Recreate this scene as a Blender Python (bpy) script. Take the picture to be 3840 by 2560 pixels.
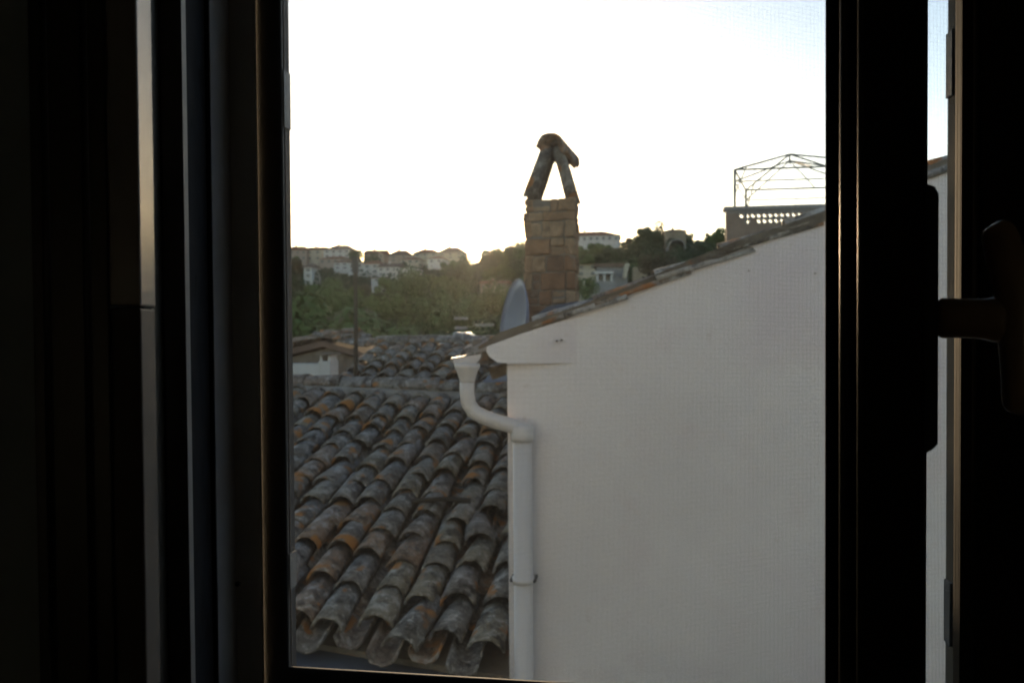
import bpy, math, random
from mathutils import Vector, Matrix, noise
R_ = math.radians
scene = bpy.context.scene
for o in list(bpy.data.objects): bpy.data.objects.remove(o)

# ------------------------------------------------------------------ camera
F_PX = 3000.0                       # focal length in pixels of the 3840 px wide photograph
CAM = Vector((0, 0, 8.0))           # eye height above the street
YAW, PITCH, ROLL = R_(8.5), math.atan(60 / F_PX), R_(0.4)
fw = Vector((-math.sin(YAW) * math.cos(PITCH), math.cos(YAW) * math.cos(PITCH), -math.sin(PITCH)))
rt0 = fw.cross(Vector((0, 0, 1))).normalized()
up0 = rt0.cross(fw)
RT = rt0 * math.cos(ROLL) - up0 * math.sin(ROLL)
UP = up0 * math.cos(ROLL) + rt0 * math.sin(ROLL)
cd = bpy.data.cameras.new('camera'); cam = bpy.data.objects.new('camera', cd)
scene.collection.objects.link(cam); scene.camera = cam
cam.matrix_world = Matrix(((RT.x, UP.x, -fw.x, CAM.x), (RT.y, UP.y, -fw.y, CAM.y), (RT.z, UP.z, -fw.z, CAM.z), (0, 0, 0, 1)))
cd.sensor_width = 36.0; cd.lens = F_PX / 3840 * 36; cd.clip_start = 0.02; cd.clip_end = 6000
cd.dof.use_dof = True; cd.dof.focus_distance = 0.71; cd.dof.aperture_fstop = 15.0

def ray(px, py):
    return fw + RT * ((px - 1920) / F_PX) - UP * ((py - 1280) / F_PX)
def at(px, py, Y):                  # the point that stands at depth Y north of the camera
    d = ray(px, py); return CAM + d * (Y / d.y)
def on_plane(px, py, p0, n):
    d = ray(px, py); return CAM + d * ((p0 - CAM).dot(n) / d.dot(n))
def tanaz(px): 
    d = ray(px, 1220); return d.x / d.y

# ------------------------------------------------------------------ light
sun_dir = ray(1772, 932).normalized()
SUN_EL = math.asin(sun_dir.z); SUN_AZ = math.atan2(sun_dir.x, sun_dir.y)
world = bpy.data.worlds.new('World'); scene.world = world; world.use_nodes = True
wn = world.node_tree.nodes; wl = world.node_tree.links
for n in list(wn): wn.remove(n)
sky = wn.new('ShaderNodeTexSky'); sky.sky_type = 'NISHITA'; sky.sun_disc = False
sky.sun_elevation = SUN_EL; sky.sun_rotation = SUN_AZ
sky.altitude = 300; sky.air_density = 0.85; sky.dust_density = 0.65; sky.ozone_density = 0.7
bg = wn.new('ShaderNodeBackground'); bg.inputs['Strength'].default_value = 0.15
wo = wn.new('ShaderNodeOutputWorld')
wl.new(sky.outputs[0], bg.inputs[0]); wl.new(bg.outputs[0], wo.inputs[0])
ld = bpy.data.lights.new('sun', 'SUN'); sun = bpy.data.objects.new('sun', ld); scene.collection.objects.link(sun)
ld.energy = 2.8; ld.angle = R_(0.55); ld.color = (1.0, 0.72, 0.42)
sun.rotation_euler = (-sun_dir).to_track_quat('-Z', 'Y').to_euler()
sun.location = (0, 0, 60)
vs = scene.view_settings
vs.view_transform = 'Standard'; vs.look = 'None'; vs.gamma = 1.0; vs.use_curve_mapping = False
vs.exposure = 2.4
scene.cycles.max_bounces = 8; scene.cycles.transparent_max_bounces = 16
scene.cycles.use_denoising = True
scene.cycles.filter_width = 1.85
scene.cycles.caustics_reflective = False; scene.cycles.caustics_refractive = False

# ------------------------------------------------------------------ materials
MATS = {}
def mat(name, col, rough=0.8, spec=0.3, var=0.0, scale=8.0, bump=0.0, bscale=60.0, metal=0.0, perobj=0.0, space='Object', c2=None, patch=None):
    m = bpy.data.materials.new(name); m.use_nodes = True; MATS[name] = m
    nt = m.node_tree; N = nt.nodes; L = nt.links
    b = N['Principled BSDF']
    b.inputs['Roughness'].default_value = rough; b.inputs['Specular IOR Level'].default_value = spec
    b.inputs['Metallic'].default_value = metal
    b.inputs['Base Color'].default_value = (*col, 1)
    tc = N.new('ShaderNodeTexCoord'); oi = N.new('ShaderNodeObjectInfo')
    mul = N.new('ShaderNodeMath'); mul.operation = 'MULTIPLY'; mul.inputs[1].default_value = 37.0
    L.new(oi.outputs['Random'], mul.inputs[0])
    add = N.new('ShaderNodeVectorMath'); add.operation = 'ADD'
    L.new(tc.outputs[space], add.inputs[0]); L.new(mul.outputs[0], add.inputs[1])
    vec = add.outputs[0]
    cur = None
    def nz(s, det=5, rg=0.6):
        t = N.new('ShaderNodeTexNoise'); t.inputs['Scale'].default_value = s; t.inputs['Detail'].default_value = det
        t.inputs['Roughness'].default_value = rg; L.new(vec, t.inputs['Vector']); return t
    def mixc(fac, a, bb):
        x = N.new('ShaderNodeMix'); x.data_type = 'RGBA'
        if isinstance(fac, float): x.inputs[0].default_value = fac
        else: L.new(fac, x.inputs[0])
        for i, v in ((6, a), (7, bb)):
            if isinstance(v, tuple): x.inputs[i].default_value = (*v, 1)
            else: L.new(v, x.inputs[i])
        return x.outputs[2]
    def ramp(inp, lo, hi):
        r = N.new('ShaderNodeMapRange'); r.inputs[1].default_value = lo; r.inputs[2].default_value = hi; L.new(inp, r.inputs[0]); return r.outputs[0]
    cur = col
    if c2 is not None:
        cur = mixc(ramp(oi.outputs['Random'], 0.0, 1.0), cur, c2) if perobj else mixc(ramp(nz(scale * 0.4).outputs[0], 0.35, 0.65), cur, c2)
    if var:
        dk = N.new('ShaderNodeHueSaturation')
        if isinstance(cur, tuple): dk.inputs['Color'].default_value = (*cur, 1)
        else: L.new(cur, dk.inputs['Color'])
        r = N.new('ShaderNodeMapRange'); r.inputs[1].default_value = 0.25; r.inputs[2].default_value = 0.75
        r.inputs[3].default_value = 1 - var; r.inputs[4].default_value = 1 + var
        L.new(nz(scale).outputs[0], r.inputs[0]); L.new(r.outputs[0], dk.inputs['Value']); cur = dk.outputs[0]
    if patch:
        for (s, lo, hi, c) in patch:
            cur = mixc(ramp(nz(s).outputs[0], lo, hi), cur, c)
    if perobj and c2 is None:
        dk = N.new('ShaderNodeHueSaturation')
        if isinstance(cur, tuple): dk.inputs['Color'].default_value = (*cur, 1)
        else: L.new(cur, dk.inputs['Color'])
        r = N.new('ShaderNodeMapRange'); r.inputs[3].default_value = 1 - perobj; r.inputs[4].default_value = 1 + perobj
        L.new(oi.outputs['Random'], r.inputs[0]); L.new(r.outputs[0], dk.inputs['Value']); cur = dk.outputs[0]
    if not isinstance(cur, tuple): L.new(cur, b.inputs['Base Color'])
    if bump:
        bp = N.new('ShaderNodeBump'); bp.inputs['Strength'].default_value = bump; bp.inputs['Distance'].default_value = 0.02
        L.new(nz(bscale, 6).outputs[0], bp.inputs['Height']); L.new(bp.outputs[0], b.inputs['Normal'])
    return m

def tile_mat(name, base, alt, lichen, orange, amount):
    m = bpy.data.materials.new(name); m.use_nodes = True; MATS[name] = m
    nt = m.node_tree; N = nt.nodes; L = nt.links; b = N['Principled BSDF']
    b.inputs['Roughness'].default_value = 0.85; b.inputs['Specular IOR Level'].default_value = 0.25
    tc = N.new('ShaderNodeTexCoord'); oi = N.new('ShaderNodeObjectInfo')
    mul = N.new('ShaderNodeMath'); mul.operation = 'MULTIPLY'; mul.inputs[1].default_value = 53.0
    L.new(oi.outputs['Random'], mul.inputs[0])
    add = N.new('ShaderNodeVectorMath'); L.new(tc.outputs['Object'], add.inputs[0]); L.new(mul.outputs[0], add.inputs[1])
    def nz(s, det=4, rg=0.6):
        t = N.new('ShaderNodeTexNoise'); t.inputs['Scale'].default_value = s; t.inputs['Detail'].default_value = det
        t.inputs['Roughness'].default_value = rg; L.new(add.outputs[0], t.inputs['Vector']); return t.outputs[0]
    def mr(inp, lo, hi, a=0.0, bb=1.0):
        r = N.new('ShaderNodeMapRange'); L.new(inp, r.inputs[0])
        for i, v in zip((1, 2, 3, 4), (lo, hi, a, bb)): r.inputs[i].default_value = v
        return r.outputs[0]
    def mixc(fac, a, bb):
        x = N.new('ShaderNodeMix'); x.data_type = 'RGBA'; L.new(fac, x.inputs[0])
        for i, v in ((6, a), (7, bb)):
            if isinstance(v, tuple): x.inputs[i].default_value = (*v, 1)
            else: L.new(v, x.inputs[i])
        return x.outputs[2]
    cr = N.new('ShaderNodeValToRGB'); L.new(oi.outputs['Random'], cr.inputs[0])
    e = cr.color_ramp.elements; e[0].position = 0; e[0].color = (*base, 1); e[1].position = 1; e[1].color = (*alt[1], 1)
    for p, c in ((0.3, (base[0] * 1.5, base[1] * 1.5, base[2] * 1.55)), (0.55, alt[0]), (0.62, base), (0.82, (base[0] * 1.9, base[1] * 1.85, base[2] * 1.7)), (0.9, alt[1])):
        x = cr.color_ramp.elements.new(p); x.color = (*c, 1)
    c = cr.outputs[0]
    c = mixc(mr(nz(15, 8, 0.8), 0.50, 0.60), c, lichen)
    c = mixc(mr(nz(38, 5, 0.8), 0.55, 0.66), c, (0.50, 0.49, 0.46))
    c = mixc(mr(nz(11, 8, 0.85), 0.52, 0.40), c, (0.022, 0.019, 0.017))
    c = mixc(mr(nz(6.5, 2, 0.5), amount, amount + 0.07), c, orange)
    L.new(c, b.inputs['Base Color'])
    bp = N.new('ShaderNodeBump'); bp.inputs['Strength'].default_value = 0.5; bp.inputs['Distance'].default_value = 0.012
    L.new(nz(45, 6, 0.7), bp.inputs['Height']); L.new(bp.outputs[0], b.inputs['Normal'])
    return m

tile_mat('clay_tile', (0.120, 0.108, 0.098), ((0.25, 0.155, 0.10), (0.20, 0.17, 0.125)), (0.40, 0.385, 0.36), (0.33, 0.145, 0.045), 0.605)
tile_mat('verge_tile_clay', (0.24, 0.225, 0.22), ((0.20, 0.125, 0.085), (0.17, 0.14, 0.11)), (0.42, 0.405, 0.39), (0.32, 0.13, 0.045), 0.58)
mat('stucco', (0.735, 0.685, 0.685), 0.95, 0.1, 0.08, 1.3, 0.35, 90, patch=[(0.9, 0.50, 0.72, (0.67, 0.595, 0.62)), (3.5, 0.58, 0.78, (0.69, 0.61, 0.61)), (14, 0.66, 0.78, (0.60, 0.53, 0.50))])
mat('stucco_old', (0.52, 0.51, 0.50), 0.95, 0.1, 0.15, 2.5, 0.3, 60)
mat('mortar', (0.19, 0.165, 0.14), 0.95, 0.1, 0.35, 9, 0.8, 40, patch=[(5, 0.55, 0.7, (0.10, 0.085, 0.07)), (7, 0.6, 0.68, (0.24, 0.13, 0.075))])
mat('ridge_mortar', (0.27, 0.255, 0.24), 0.95, 0.1, 0.3, 6, 0.8, 25, patch=[(4, 0.55, 0.7, (0.12, 0.11, 0.10)), (6, 0.62, 0.7, (0.27, 0.14, 0.07))])
mat('white_pvc', (0.58, 0.535, 0.525), 0.42, 0.4, 0.06, 3, patch=[(5, 0.58, 0.8, (0.56, 0.53, 0.50))])
mat('gutter_metal', (0.16, 0.15, 0.15), 0.5, 0.5, 0.2, 10)
mat('lead_sheet', (0.07, 0.085, 0.11), 0.55, 0.5, 0.2, 5)
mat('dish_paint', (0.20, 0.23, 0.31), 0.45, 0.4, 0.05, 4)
mat('dark_metal', (0.03, 0.03, 0.033), 0.5, 0.4)
mat('chimney_stone', (0.25, 0.145, 0.082), 0.92, 0.15, 0.6, 12, 1.0, 30, perobj=1.0, c2=(0.36, 0.255, 0.16), patch=[(6, 0.55, 0.72, (0.10, 0.075, 0.058)), (11, 0.6, 0.7, (0.28, 0.16, 0.085))])
mat('chimney_brick', (0.235, 0.13, 0.075), 0.92, 0.15, 0.35, 12, 0.9, 35, perobj=1.0, c2=(0.13, 0.08, 0.055), patch=[(9, 0.56, 0.7, (0.22, 0.18, 0.14)), (7, 0.6, 0.7, (0.07, 0.055, 0.045))])
mat('frame_wood', (0.020, 0.017, 0.014), 0.38, 0.5, 0.3, 14)
mat('edge_bead', (0.05, 0.048, 0.045), 0.48, 0.12)
mat('frame_navy', (0.016, 0.017, 0.022), 0.85, 0.1, 0.4, 30, patch=[(22, 0.6, 0.66, (0.008, 0.008, 0.01))])
mat('frame_cream', (0.30, 0.28, 0.265), 0.36, 0.5, 0.18, 20)
mat('frame_cream_shaded', (0.10, 0.085, 0.075), 0.6, 0.3, 0.2, 20)
mat('bead_grey', (0.26, 0.255, 0.25), 0.5, 0.4, 0.2, 25)
mat('reveal_grey', (0.55, 0.57, 0.62), 0.8, 0.2, 0.12, 20, patch=[(160, 0.70, 0.74, (0.02, 0.02, 0.02))])
mat('frame_olive', (0.66, 0.63, 0.57), 0.75, 0.2, 0.15, 8)
mat('frame_matte', (0.022, 0.019, 0.016), 0.8, 0.12, 0.2, 14)
mat('screen_alu', (0.075, 0.077, 0.082), 0.65, 0.2, 0.15, 30)
mat('screen_brown', (0.06, 0.053, 0.044), 0.85, 0.15, 0.1, 30)
mat('alu_bright', (0.55, 0.55, 0.55), 0.45, 0.5, metal=1.0)
mat('wire_mesh', (0.060, 0.060, 0.063), 0.35, 0.6)
mat('handle_bronze', (0.36, 0.25, 0.16), 0.27, 0.7)
mat('lock_black', (0.012, 0.012, 0.012), 0.4, 0.5)
mat('room_paint', (0.42, 0.47, 0.48), 0.9, 0.2, 0.06, 3)
mat('room_floor', (0.06, 0.045, 0.035), 0.7, 0.3, 0.2, 5)
mat('grass', (0.045, 0.060, 0.025), 0.95, 0.1, 0.35, 0.12, space='Object', c2=(0.075, 0.065, 0.035))
mat('bark', (0.06, 0.05, 0.04), 0.95, 0.1, 0.2, 3)
mat('leaf_dark', (0.030, 0.056, 0.025), 0.7, 0.2, 0.35, 0.5, perobj=1.0, c2=(0.052, 0.078, 0.034))
mat('leaf_green', (0.058, 0.102, 0.030), 0.7, 0.2, 0.3, 0.5, perobj=1.0, c2=(0.080, 0.118, 0.034))
mat('leaf_yellow', (0.105, 0.14, 0.038), 0.7, 0.2, 0.25, 0.5, perobj=0.2)
mat('leaf_brown', (0.085, 0.072, 0.046), 0.8, 0.2, 0.25, 0.5, perobj=0.2)
mat('leaf_pine', (0.030, 0.048, 0.028), 0.8, 0.2, 0.3, 0.6, perobj=0.2)
mat('far_white', (0.46, 0.47, 0.48), 0.9, 0.1, 0.08, 0.3)
mat('far_cream', (0.40, 0.37, 0.31), 0.9, 0.1, 0.08, 0.3)
mat('far_pink', (0.32, 0.265, 0.235), 0.9, 0.1, 0.1, 0.3)
mat('far_stone', (0.26, 0.22, 0.17), 0.95, 0.1, 0.3, 1.2)
mat('far_stone_pale', (0.25, 0.25, 0.26), 0.95, 0.1, 0.2, 1.0)
mat('far_roof', (0.20, 0.085, 0.055), 0.9, 0.1, 0.25, 1.0)
mat('far_roof_grey', (0.15, 0.105, 0.085), 0.9, 0.1, 0.25, 1.0)
mat('far_window', (0.11, 0.115, 0.125), 0.3, 0.5)
mat('terrace_brick', (0.25, 0.19, 0.15), 0.92, 0.1, 0.25, 6, 0.5, 20, patch=[(1.5, 0.55, 0.7, (0.33, 0.19, 0.12))])
mat('terrace_concrete', (0.26, 0.25, 0.25), 0.92, 0.1, 0.15, 3)
mat('gazebo_paint', (0.10, 0.12, 0.12), 0.5, 0.4)
mat('wood_pole', (0.05, 0.042, 0.035), 0.9, 0.1, 0.2, 8)
mat('car_paint', (0.42, 0.48, 0.55), 0.3, 0.5)
mat('rubber', (0.02, 0.02, 0.02), 0.8, 0.2)
mat('road', (0.06, 0.06, 0.058), 0.95, 0.1, 0.2, 0.5)
g = bpy.data.materials.new('glass'); g.use_nodes = True; MATS['glass'] = g
nt = g.node_tree; b = nt.nodes['Principled BSDF']; mo = nt.nodes['Material Output']
tr = nt.nodes.new('ShaderNodeBsdfTransparent'); tr.inputs[0].default_value = (0.95, 0.97, 0.96, 1)
gl = nt.nodes.new('ShaderNodeBsdfGlossy'); gl.inputs['Roughness'].default_value = 0.02
mx = nt.nodes.new('ShaderNodeMixShader'); fr = nt.nodes.new('ShaderNodeFresnel'); fr.inputs[0].default_value = 1.45
nt.links.new(fr.outputs[0], mx.inputs[0]); nt.links.new(tr.outputs[0], mx.inputs[1]); nt.links.new(gl.outputs[0], mx.inputs[2]); nt.links.new(mx.outputs[0], mo.inputs[0])

# ------------------------------------------------------------------ mesh helpers
col = scene.collection
class MB:
    def __init__(s): s.v = []; s.f = []
    def add(s, vs_, fs): 
        k = len(s.v); s.v += [tuple(v) for v in vs_]; s.f += [tuple(i + k for i in f) for f in fs]; return s
    def obox(s, o, ax, ay, az):     # a box from a corner and three edge vectors
        o, ax, ay, az = map(Vector, (o, ax, ay, az))
        vs_ = [o, o + ax, o + ax + ay, o + ay]; vs_ += [v + az for v in vs_]
        fs = [(0, 3, 2, 1), (4, 5, 6, 7), (0, 1, 5, 4), (1, 2, 6, 5), (2, 3, 7, 6), (3, 0, 4, 7)]
        if ax.cross(ay).dot(az) < 0: fs = [f[::-1] for f in fs]
        return s.add(vs_, fs)
    def box(s, a, b_): 
        return s.obox(a, (b_[0] - a[0], 0, 0), (0, b_[1] - a[1], 0), (0, 0, b_[2] - a[2]))
    def prism(s, poly, d):          # a flat polygon (list of points) pushed along d
        d = Vector(d); n = len(poly); p = [Vector(q) for q in poly]
        nn = Vector((0, 0, 0))
        for i in range(n): nn += p[i].cross(p[(i + 1) % n])
        fs = [tuple(range(n))[::-1], tuple(range(n, 2 * n))] + [(i, (i + 1) % n, n + (i + 1) % n, n + i) for i in range(n)]
        if nn.dot(d) < 0: fs = [f[::-1] for f in fs]
        return s.add(p + [q + d for q in p], fs)
    def tube(s, pts, r, seg=8, caps=True):
        pts = [Vector(p) for p in pts]; rs = r if isinstance(r, (list, tuple)) else [r] * len(pts)
        rings = []; ref = None
        for i, p in enumerate(pts):
            t = (pts[min(i + 1, len(pts) - 1)] - pts[max(i - 1, 0)]).normalized()
            if ref is None: ref = t.orthogonal().normalized()
            ref = (ref - t * ref.dot(t)).normalized(); bi = t.cross(ref)
            rings.append([p + (ref * math.cos(2 * math.pi * k / seg) + bi * math.sin(2 * math.pi * k / seg)) * rs[i] for k in range(seg)])
        vs_ = [v for rg in rings for v in rg]
        fs = [(i * seg + k, i * seg + (k + 1) % seg, (i + 1) * seg + (k + 1) % seg, (i + 1) * seg + k) for i in range(len(pts) - 1) for k in range(seg)]
        if caps: fs += [tuple(range(seg))[::-1], tuple(range((len(pts) - 1) * seg, len(pts) * seg))]
        return s.add(vs_, fs)
    def mesh(s, name, m=None, smooth=False):
        me = bpy.data.meshes.new(name); me.from_pydata(s.v, [], s.f); me.update()
        if m: me.materials.append(MATS[m])
        if smooth: me.polygons.foreach_set('use_smooth', [True] * len(me.polygons)); me.update()
        return me
    def build(s, name, m, parent=None, smooth=False, bevel=0):
        o = bpy.data.objects.new(name, s.mesh(name, m, smooth)); col.objects.link(o)
        if parent is not None: attach(o, parent)
        if bevel:
            bv = o.modifiers.new('bevel', 'BEVEL'); bv.width = bevel; bv.segments = 2; bv.limit_method = 'ANGLE'
        return o
def attach(o, parent):              # keep world placement: parents are placed, unrotated empties or meshes
    o.parent = parent; o.matrix_parent_inverse = world_of(parent).inverted()
def world_of(o):
    m = o.matrix_basis.copy()
    if o.parent: m = world_of(o.parent) @ o.matrix_parent_inverse @ m
    return m
def tag(o, label, cat, group=None):
    o['label'] = label; o['category'] = cat
    if group: o['group'] = group
    return o
def thing(name, loc, label, cat, group=None):
    o = bpy.data.objects.new(name, None); o.empty_display_size = 0.1; o.location = loc; col.objects.link(o)
    return tag(o, label, cat, group)
def struct(o): o['kind'] = 'structure'; return o
def inst(name, me, mw, parent):
    o = bpy.data.objects.new(name, me); o.matrix_basis = mw; col.objects.link(o)
    if parent is not None: attach(o, parent)
    return o
rnd = random.Random(7)

# ------------------------------------------------------------------ the room and the wall the window sits in
def room():
    z0, z1 = CAM.z - 1.55, CAM.z + 1.25
    oz0, oz1 = CAM.z - 0.375, CAM.z + 0.50
    ox0, ox1 = -0.42, 0.335
    w = MB(); y0, y1 = 0.625, 0.76
    w.box((-2.2, y0, z0), (ox0, y1, z1)); w.box((ox1, y0, z0), (2.2, y1, z1))
    w.box((ox0, y0, z0), (ox1, y1, oz0)); w.box((ox0, y0, oz1), (ox1, y1, z1))
    struct(w.build('wall_window', 'room_paint'))
    struct(MB().box((-2.32, -3.0, z0), (-2.2, y1, z1)).build('wall_left', 'room_paint'))
    struct(MB().box((2.2, -3.0, z0), (2.32, y1, z1)).build('wall_right', 'room_paint'))
    struct(MB().box((-2.32, -3.12, z0), (2.32, -3.0, z1)).build('wall_back', 'room_paint'))
    struct(MB().box((-2.32, -3.12, z1), (2.32, y1, z1 + 0.12)).build('ceiling', 'room_paint'))
    struct(MB().box((-2.32, -3.12, z0 - 0.12), (2.32, y1, z0)).build('floor', 'room_floor'))
    ow = MB().box((-2.32, -3.12, -1.0), (2.32, y1 - 0.003, z0 - 0.123))
    struct(ow.build('wall_lower_storey', 'stucco_old'))
room()

# ------------------------------------------------------------------ fixed window frame
ZB, ZT = CAM.z - 0.372, CAM.z + 0.497
def fixed_frame():
    t = thing('window_frame', (-0.04, 0.69, ZB), 'dark fixed window frame with a grey painted reveal around the insect screen', 'window frame')
    xl = tanaz(796) * 0.655; yb = xl / tanaz(868); xs = tanaz(967) * yb
    xr = tanaz(3603) * 0.640; xb = tanaz(3603) * 0.7005 + 0.0006
    MB().box((-0.419, 0.655, ZB), (xl, 0.745, ZT)).build('jamb', 'frame_wood', t)
    xs = tanaz(967) * 0.6965
    MB().prism([(xl + 0.0005, yb, ZB), (xs, 0.6965, ZB), (xs, 0.7005, ZB), (xl + 0.0005, 0.7005, ZB)], (0, 0, ZT - ZB)).build('stop_bead', 'frame_olive', t)
    MB().box((xl + 0.0002, 0.6552, ZB), (xl + 0.0014, yb - 0.0004, ZT)).build('reveal_strip', 'reveal_grey', t)
    MB().tube([(xs - 0.0004, 0.6975, ZB), (xs - 0.0004, 0.6975, ZT)], 0.0009, 8).build('edge_seal', 'alu_bright', t, True)
    MB().box((xr, 0.640, ZB), (0.333, 0.652, ZT)).build('jamb', 'frame_matte', t)
    MB().box((xb, 0.6522, ZB), (0.333, 0.7005, ZT)).build('jamb', 'frame_matte', t)
    MB().tube([(tanaz(3655) * .641, 0.641, ZB), (tanaz(3655) * .641, 0.641, ZT)], 0.0025, 10).build('corner_bead', 'frame_wood', t, True)
    MB().box((xl, 0.655, ZB), (xb, 0.745, CAM.z - 0.3605)).build('sill', 'frame_wood', t)
    MB().box((xl, 0.655, CAM.z + 0.46), (xb, 0.745, ZT)).build('head', 'frame_wood', t)
    # a screw head on the stop
    MB().tube([(-0.3555, 0.6775, at(880, 2188, 0.678).z), (-0.3555, 0.680, at(880, 2188, 0.678).z)], 0.0022, 10).build('screw', 'lock_black', t)
fixed_frame()

# ------------------------------------------------------------------ insect screen
def screen():
    t = thing('insect_screen', (-0.04, 0.71, CAM.z - 0.355), 'fine dark insect mesh stretched over the whole window opening', 'insect screen')
    xl0, xl1, xr0, xr1 = -0.3440, tanaz(1096) * 0.722, tanaz(3551) * 0.722, 0.285
    zb = at(1600, 2502, 0.72).z; zb0 = CAM.z - 0.36; zt = CAM.z + 0.455
    y0, y1 = 0.7035, 0.722
    lf = MB().box((xl0, y0, zb0), (xl1, y1, zt)).build('stile', 'screen_alu', t)
    MB().box((xl1, y0 + 0.006, zb), (xl1 + 0.0012, y0 + 0.0075, zt)).build('fin', 'bead_grey', lf)
    MB().box((xl1, y0 + 0.0012, zb), (xl1 + 0.0010, y0 + 0.0022, zt)).build('fin', 'bead_grey', lf)
    for (a, b_) in ((at(1085, 280, .72).z, at(1085, 490, .72).z), (at(1085, 2060, .72).z, at(1085, 2190, .72).z)):
        MB().box((xl1, y0 + 0.002, min(a, b_)), (xl1 + 0.0024, y1 - 0.003, max(a, b_))).build('brush_clip', 'bead_grey', lf)
    rg = MB().box((xr0, y0, zb0), (xr1, y1, zt)).build('stile', 'screen_brown', t)
    for (a, b_) in ((at(3552, 130, .72).z, at(3552, 370, .72).z), (at(3540, 2170, .72).z, at(3540, 2400, .72).z)):
        MB().box((xr0 - 0.0022, y0 + 0.004, min(a, b_)), (xr0, y1 - 0.001, max(a, b_))).build('brush_clip', 'screen_alu', rg)
    bt = MB().box((xl1, y0, zb0), (xr0, y0 + 0.004, zb)).build('bottom_rail', 'screen_alu', t)
    MB().tube([(xl1, y0 + 0.0006, zb), (xr0, y0 + 0.0006, zb)], 0.0005, 8).build('bright_edge', 'alu_bright', bt, True)
    MB().box((xl1, y0, zt - 0.022), (xr0, y1, zt)).build('top_rail', 'screen_alu', t)
    w = MB(); p = 0.00108; r = 0.000152
    x = xl0 + 0.0015; a0, a1 = xl0 + 0.001, xr1 - 0.002; yv = 0.7025
    def wire(a, b_, u, v):
        u, v = Vector(u) * r, Vector(v) * r; a, b_ = Vector(a), Vector(b_)
        q = [a - u - v, a + u - v, a + u + v, a - u + v]; q += [k + (b_ - a) for k in q]
        w.add(q, [(0, 1, 5, 4), (1, 2, 6, 5), (2, 3, 7, 6), (3, 0, 4, 7)])
    k = 0.7071
    while x < a1:
        wire((x, yv, zb0 + 0.004), (x, yv, zt - 0.004), (k, k, 0), (-k, k, 0)); x += p
    z = zb0 + 0.005
    while z < zt - 0.004:
        wire((a0, yv - 0.00026, z), (a1, yv - 0.00026, z), (0, k, k), (0, -k, k)); z += p
    m = w.build('mesh', 'wire_mesh', t); m['kind'] = 'stuff'
    # lint caught in the mesh
    for (px, py, dx, dy) in ((1275, 2520, 10, 22), (1590, 1750, 14, 24), (3545, 2212, 30, 8), (1095, 2050, 22, 12)):
        p0 = at(px, py, 0.7015); p1 = at(px + dx, py + dy, 0.7012); mid = (p0 + p1) / 2 + Vector((0.001, -0.0006, 0.0006))
        MB().tube([p0, mid, p1], 0.00014, 4).build('lint', 'bead_grey', t)
screen()

# ------------------------------------------------------------------ the two casement leaves standing open into the room
def left_leaf():
    r = 0.47
    a = tanaz(531); A = Vector((r * math.sin(math.atan(a)), r * math.cos(math.atan(a)), 0))
    ang = R_(68); n = Vector((math.sin(ang), math.cos(ang), 0)); h = Vector((-math.cos(ang), math.sin(ang), 0))  # outward normal, towards the hinge
    z0, z1 = CAM.z - 0.352, CAM.z + 0.448
    t = thing('casement_leaf', (A.x, A.y, z0), 'dark casement leaf standing open with a pale strip catching the sunset light', 'window')
    def slab(s0, s1, d0, d1, za, zb, name, m, bevel=0.0006, parent=None):
        o = A + h * s0 - n * d1; o.z = za
        return MB().obox(o, h * (s1 - s0), n * (d1 - d0), (0, 0, zb - za)).build(name, m, parent or t, bevel=bevel)
    def s_of(px):
        tt = tanaz(px); return (tt * A.y - A.x) / (h.x - tt * h.y)
    sB, sC, sD, sE = s_of(585), s_of(702), s_of(718), s_of(795)
    zj = at(552, 1146, A.y).z
    slab(0, sE, 0.016, 0.052, z0, z1, 'panel', 'frame_wood')
    fs = slab(0.0005, sB, 0.0, 0.0157, zj, z1, 'outer_strip', 'frame_cream', 0.0012)
    slab(0.0012, sB, 0.0004, 0.0157, z0, zj - 0.0012, 'outer_strip', 'frame_cream_shaded', 0.0012)  # lower length in darker cream: the shadow on the strip is put into its colour
    slab(sB, sB + 0.020, 0.006, 0.0157, z0, z1, 'weather_seal', 'frame_navy')
    slab(sC, sD, 0.0008, 0.0157, z0, z1, 'glazing_bead', 'bead_grey')
    slab(sD, sE, 0.0024, 0.0157, z0, z1, 'hinge_stile', 'frame_navy')
    # beads on the free edge
    for d in (0.026, 0.045):
        p = A - n * d - h * 0.0004
        MB().tube([(p.x, p.y, z0), (p.x, p.y, z1)], 0.002, 8).build('edge_bead', 'frame_wood', t, True)
left_leaf()

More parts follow.
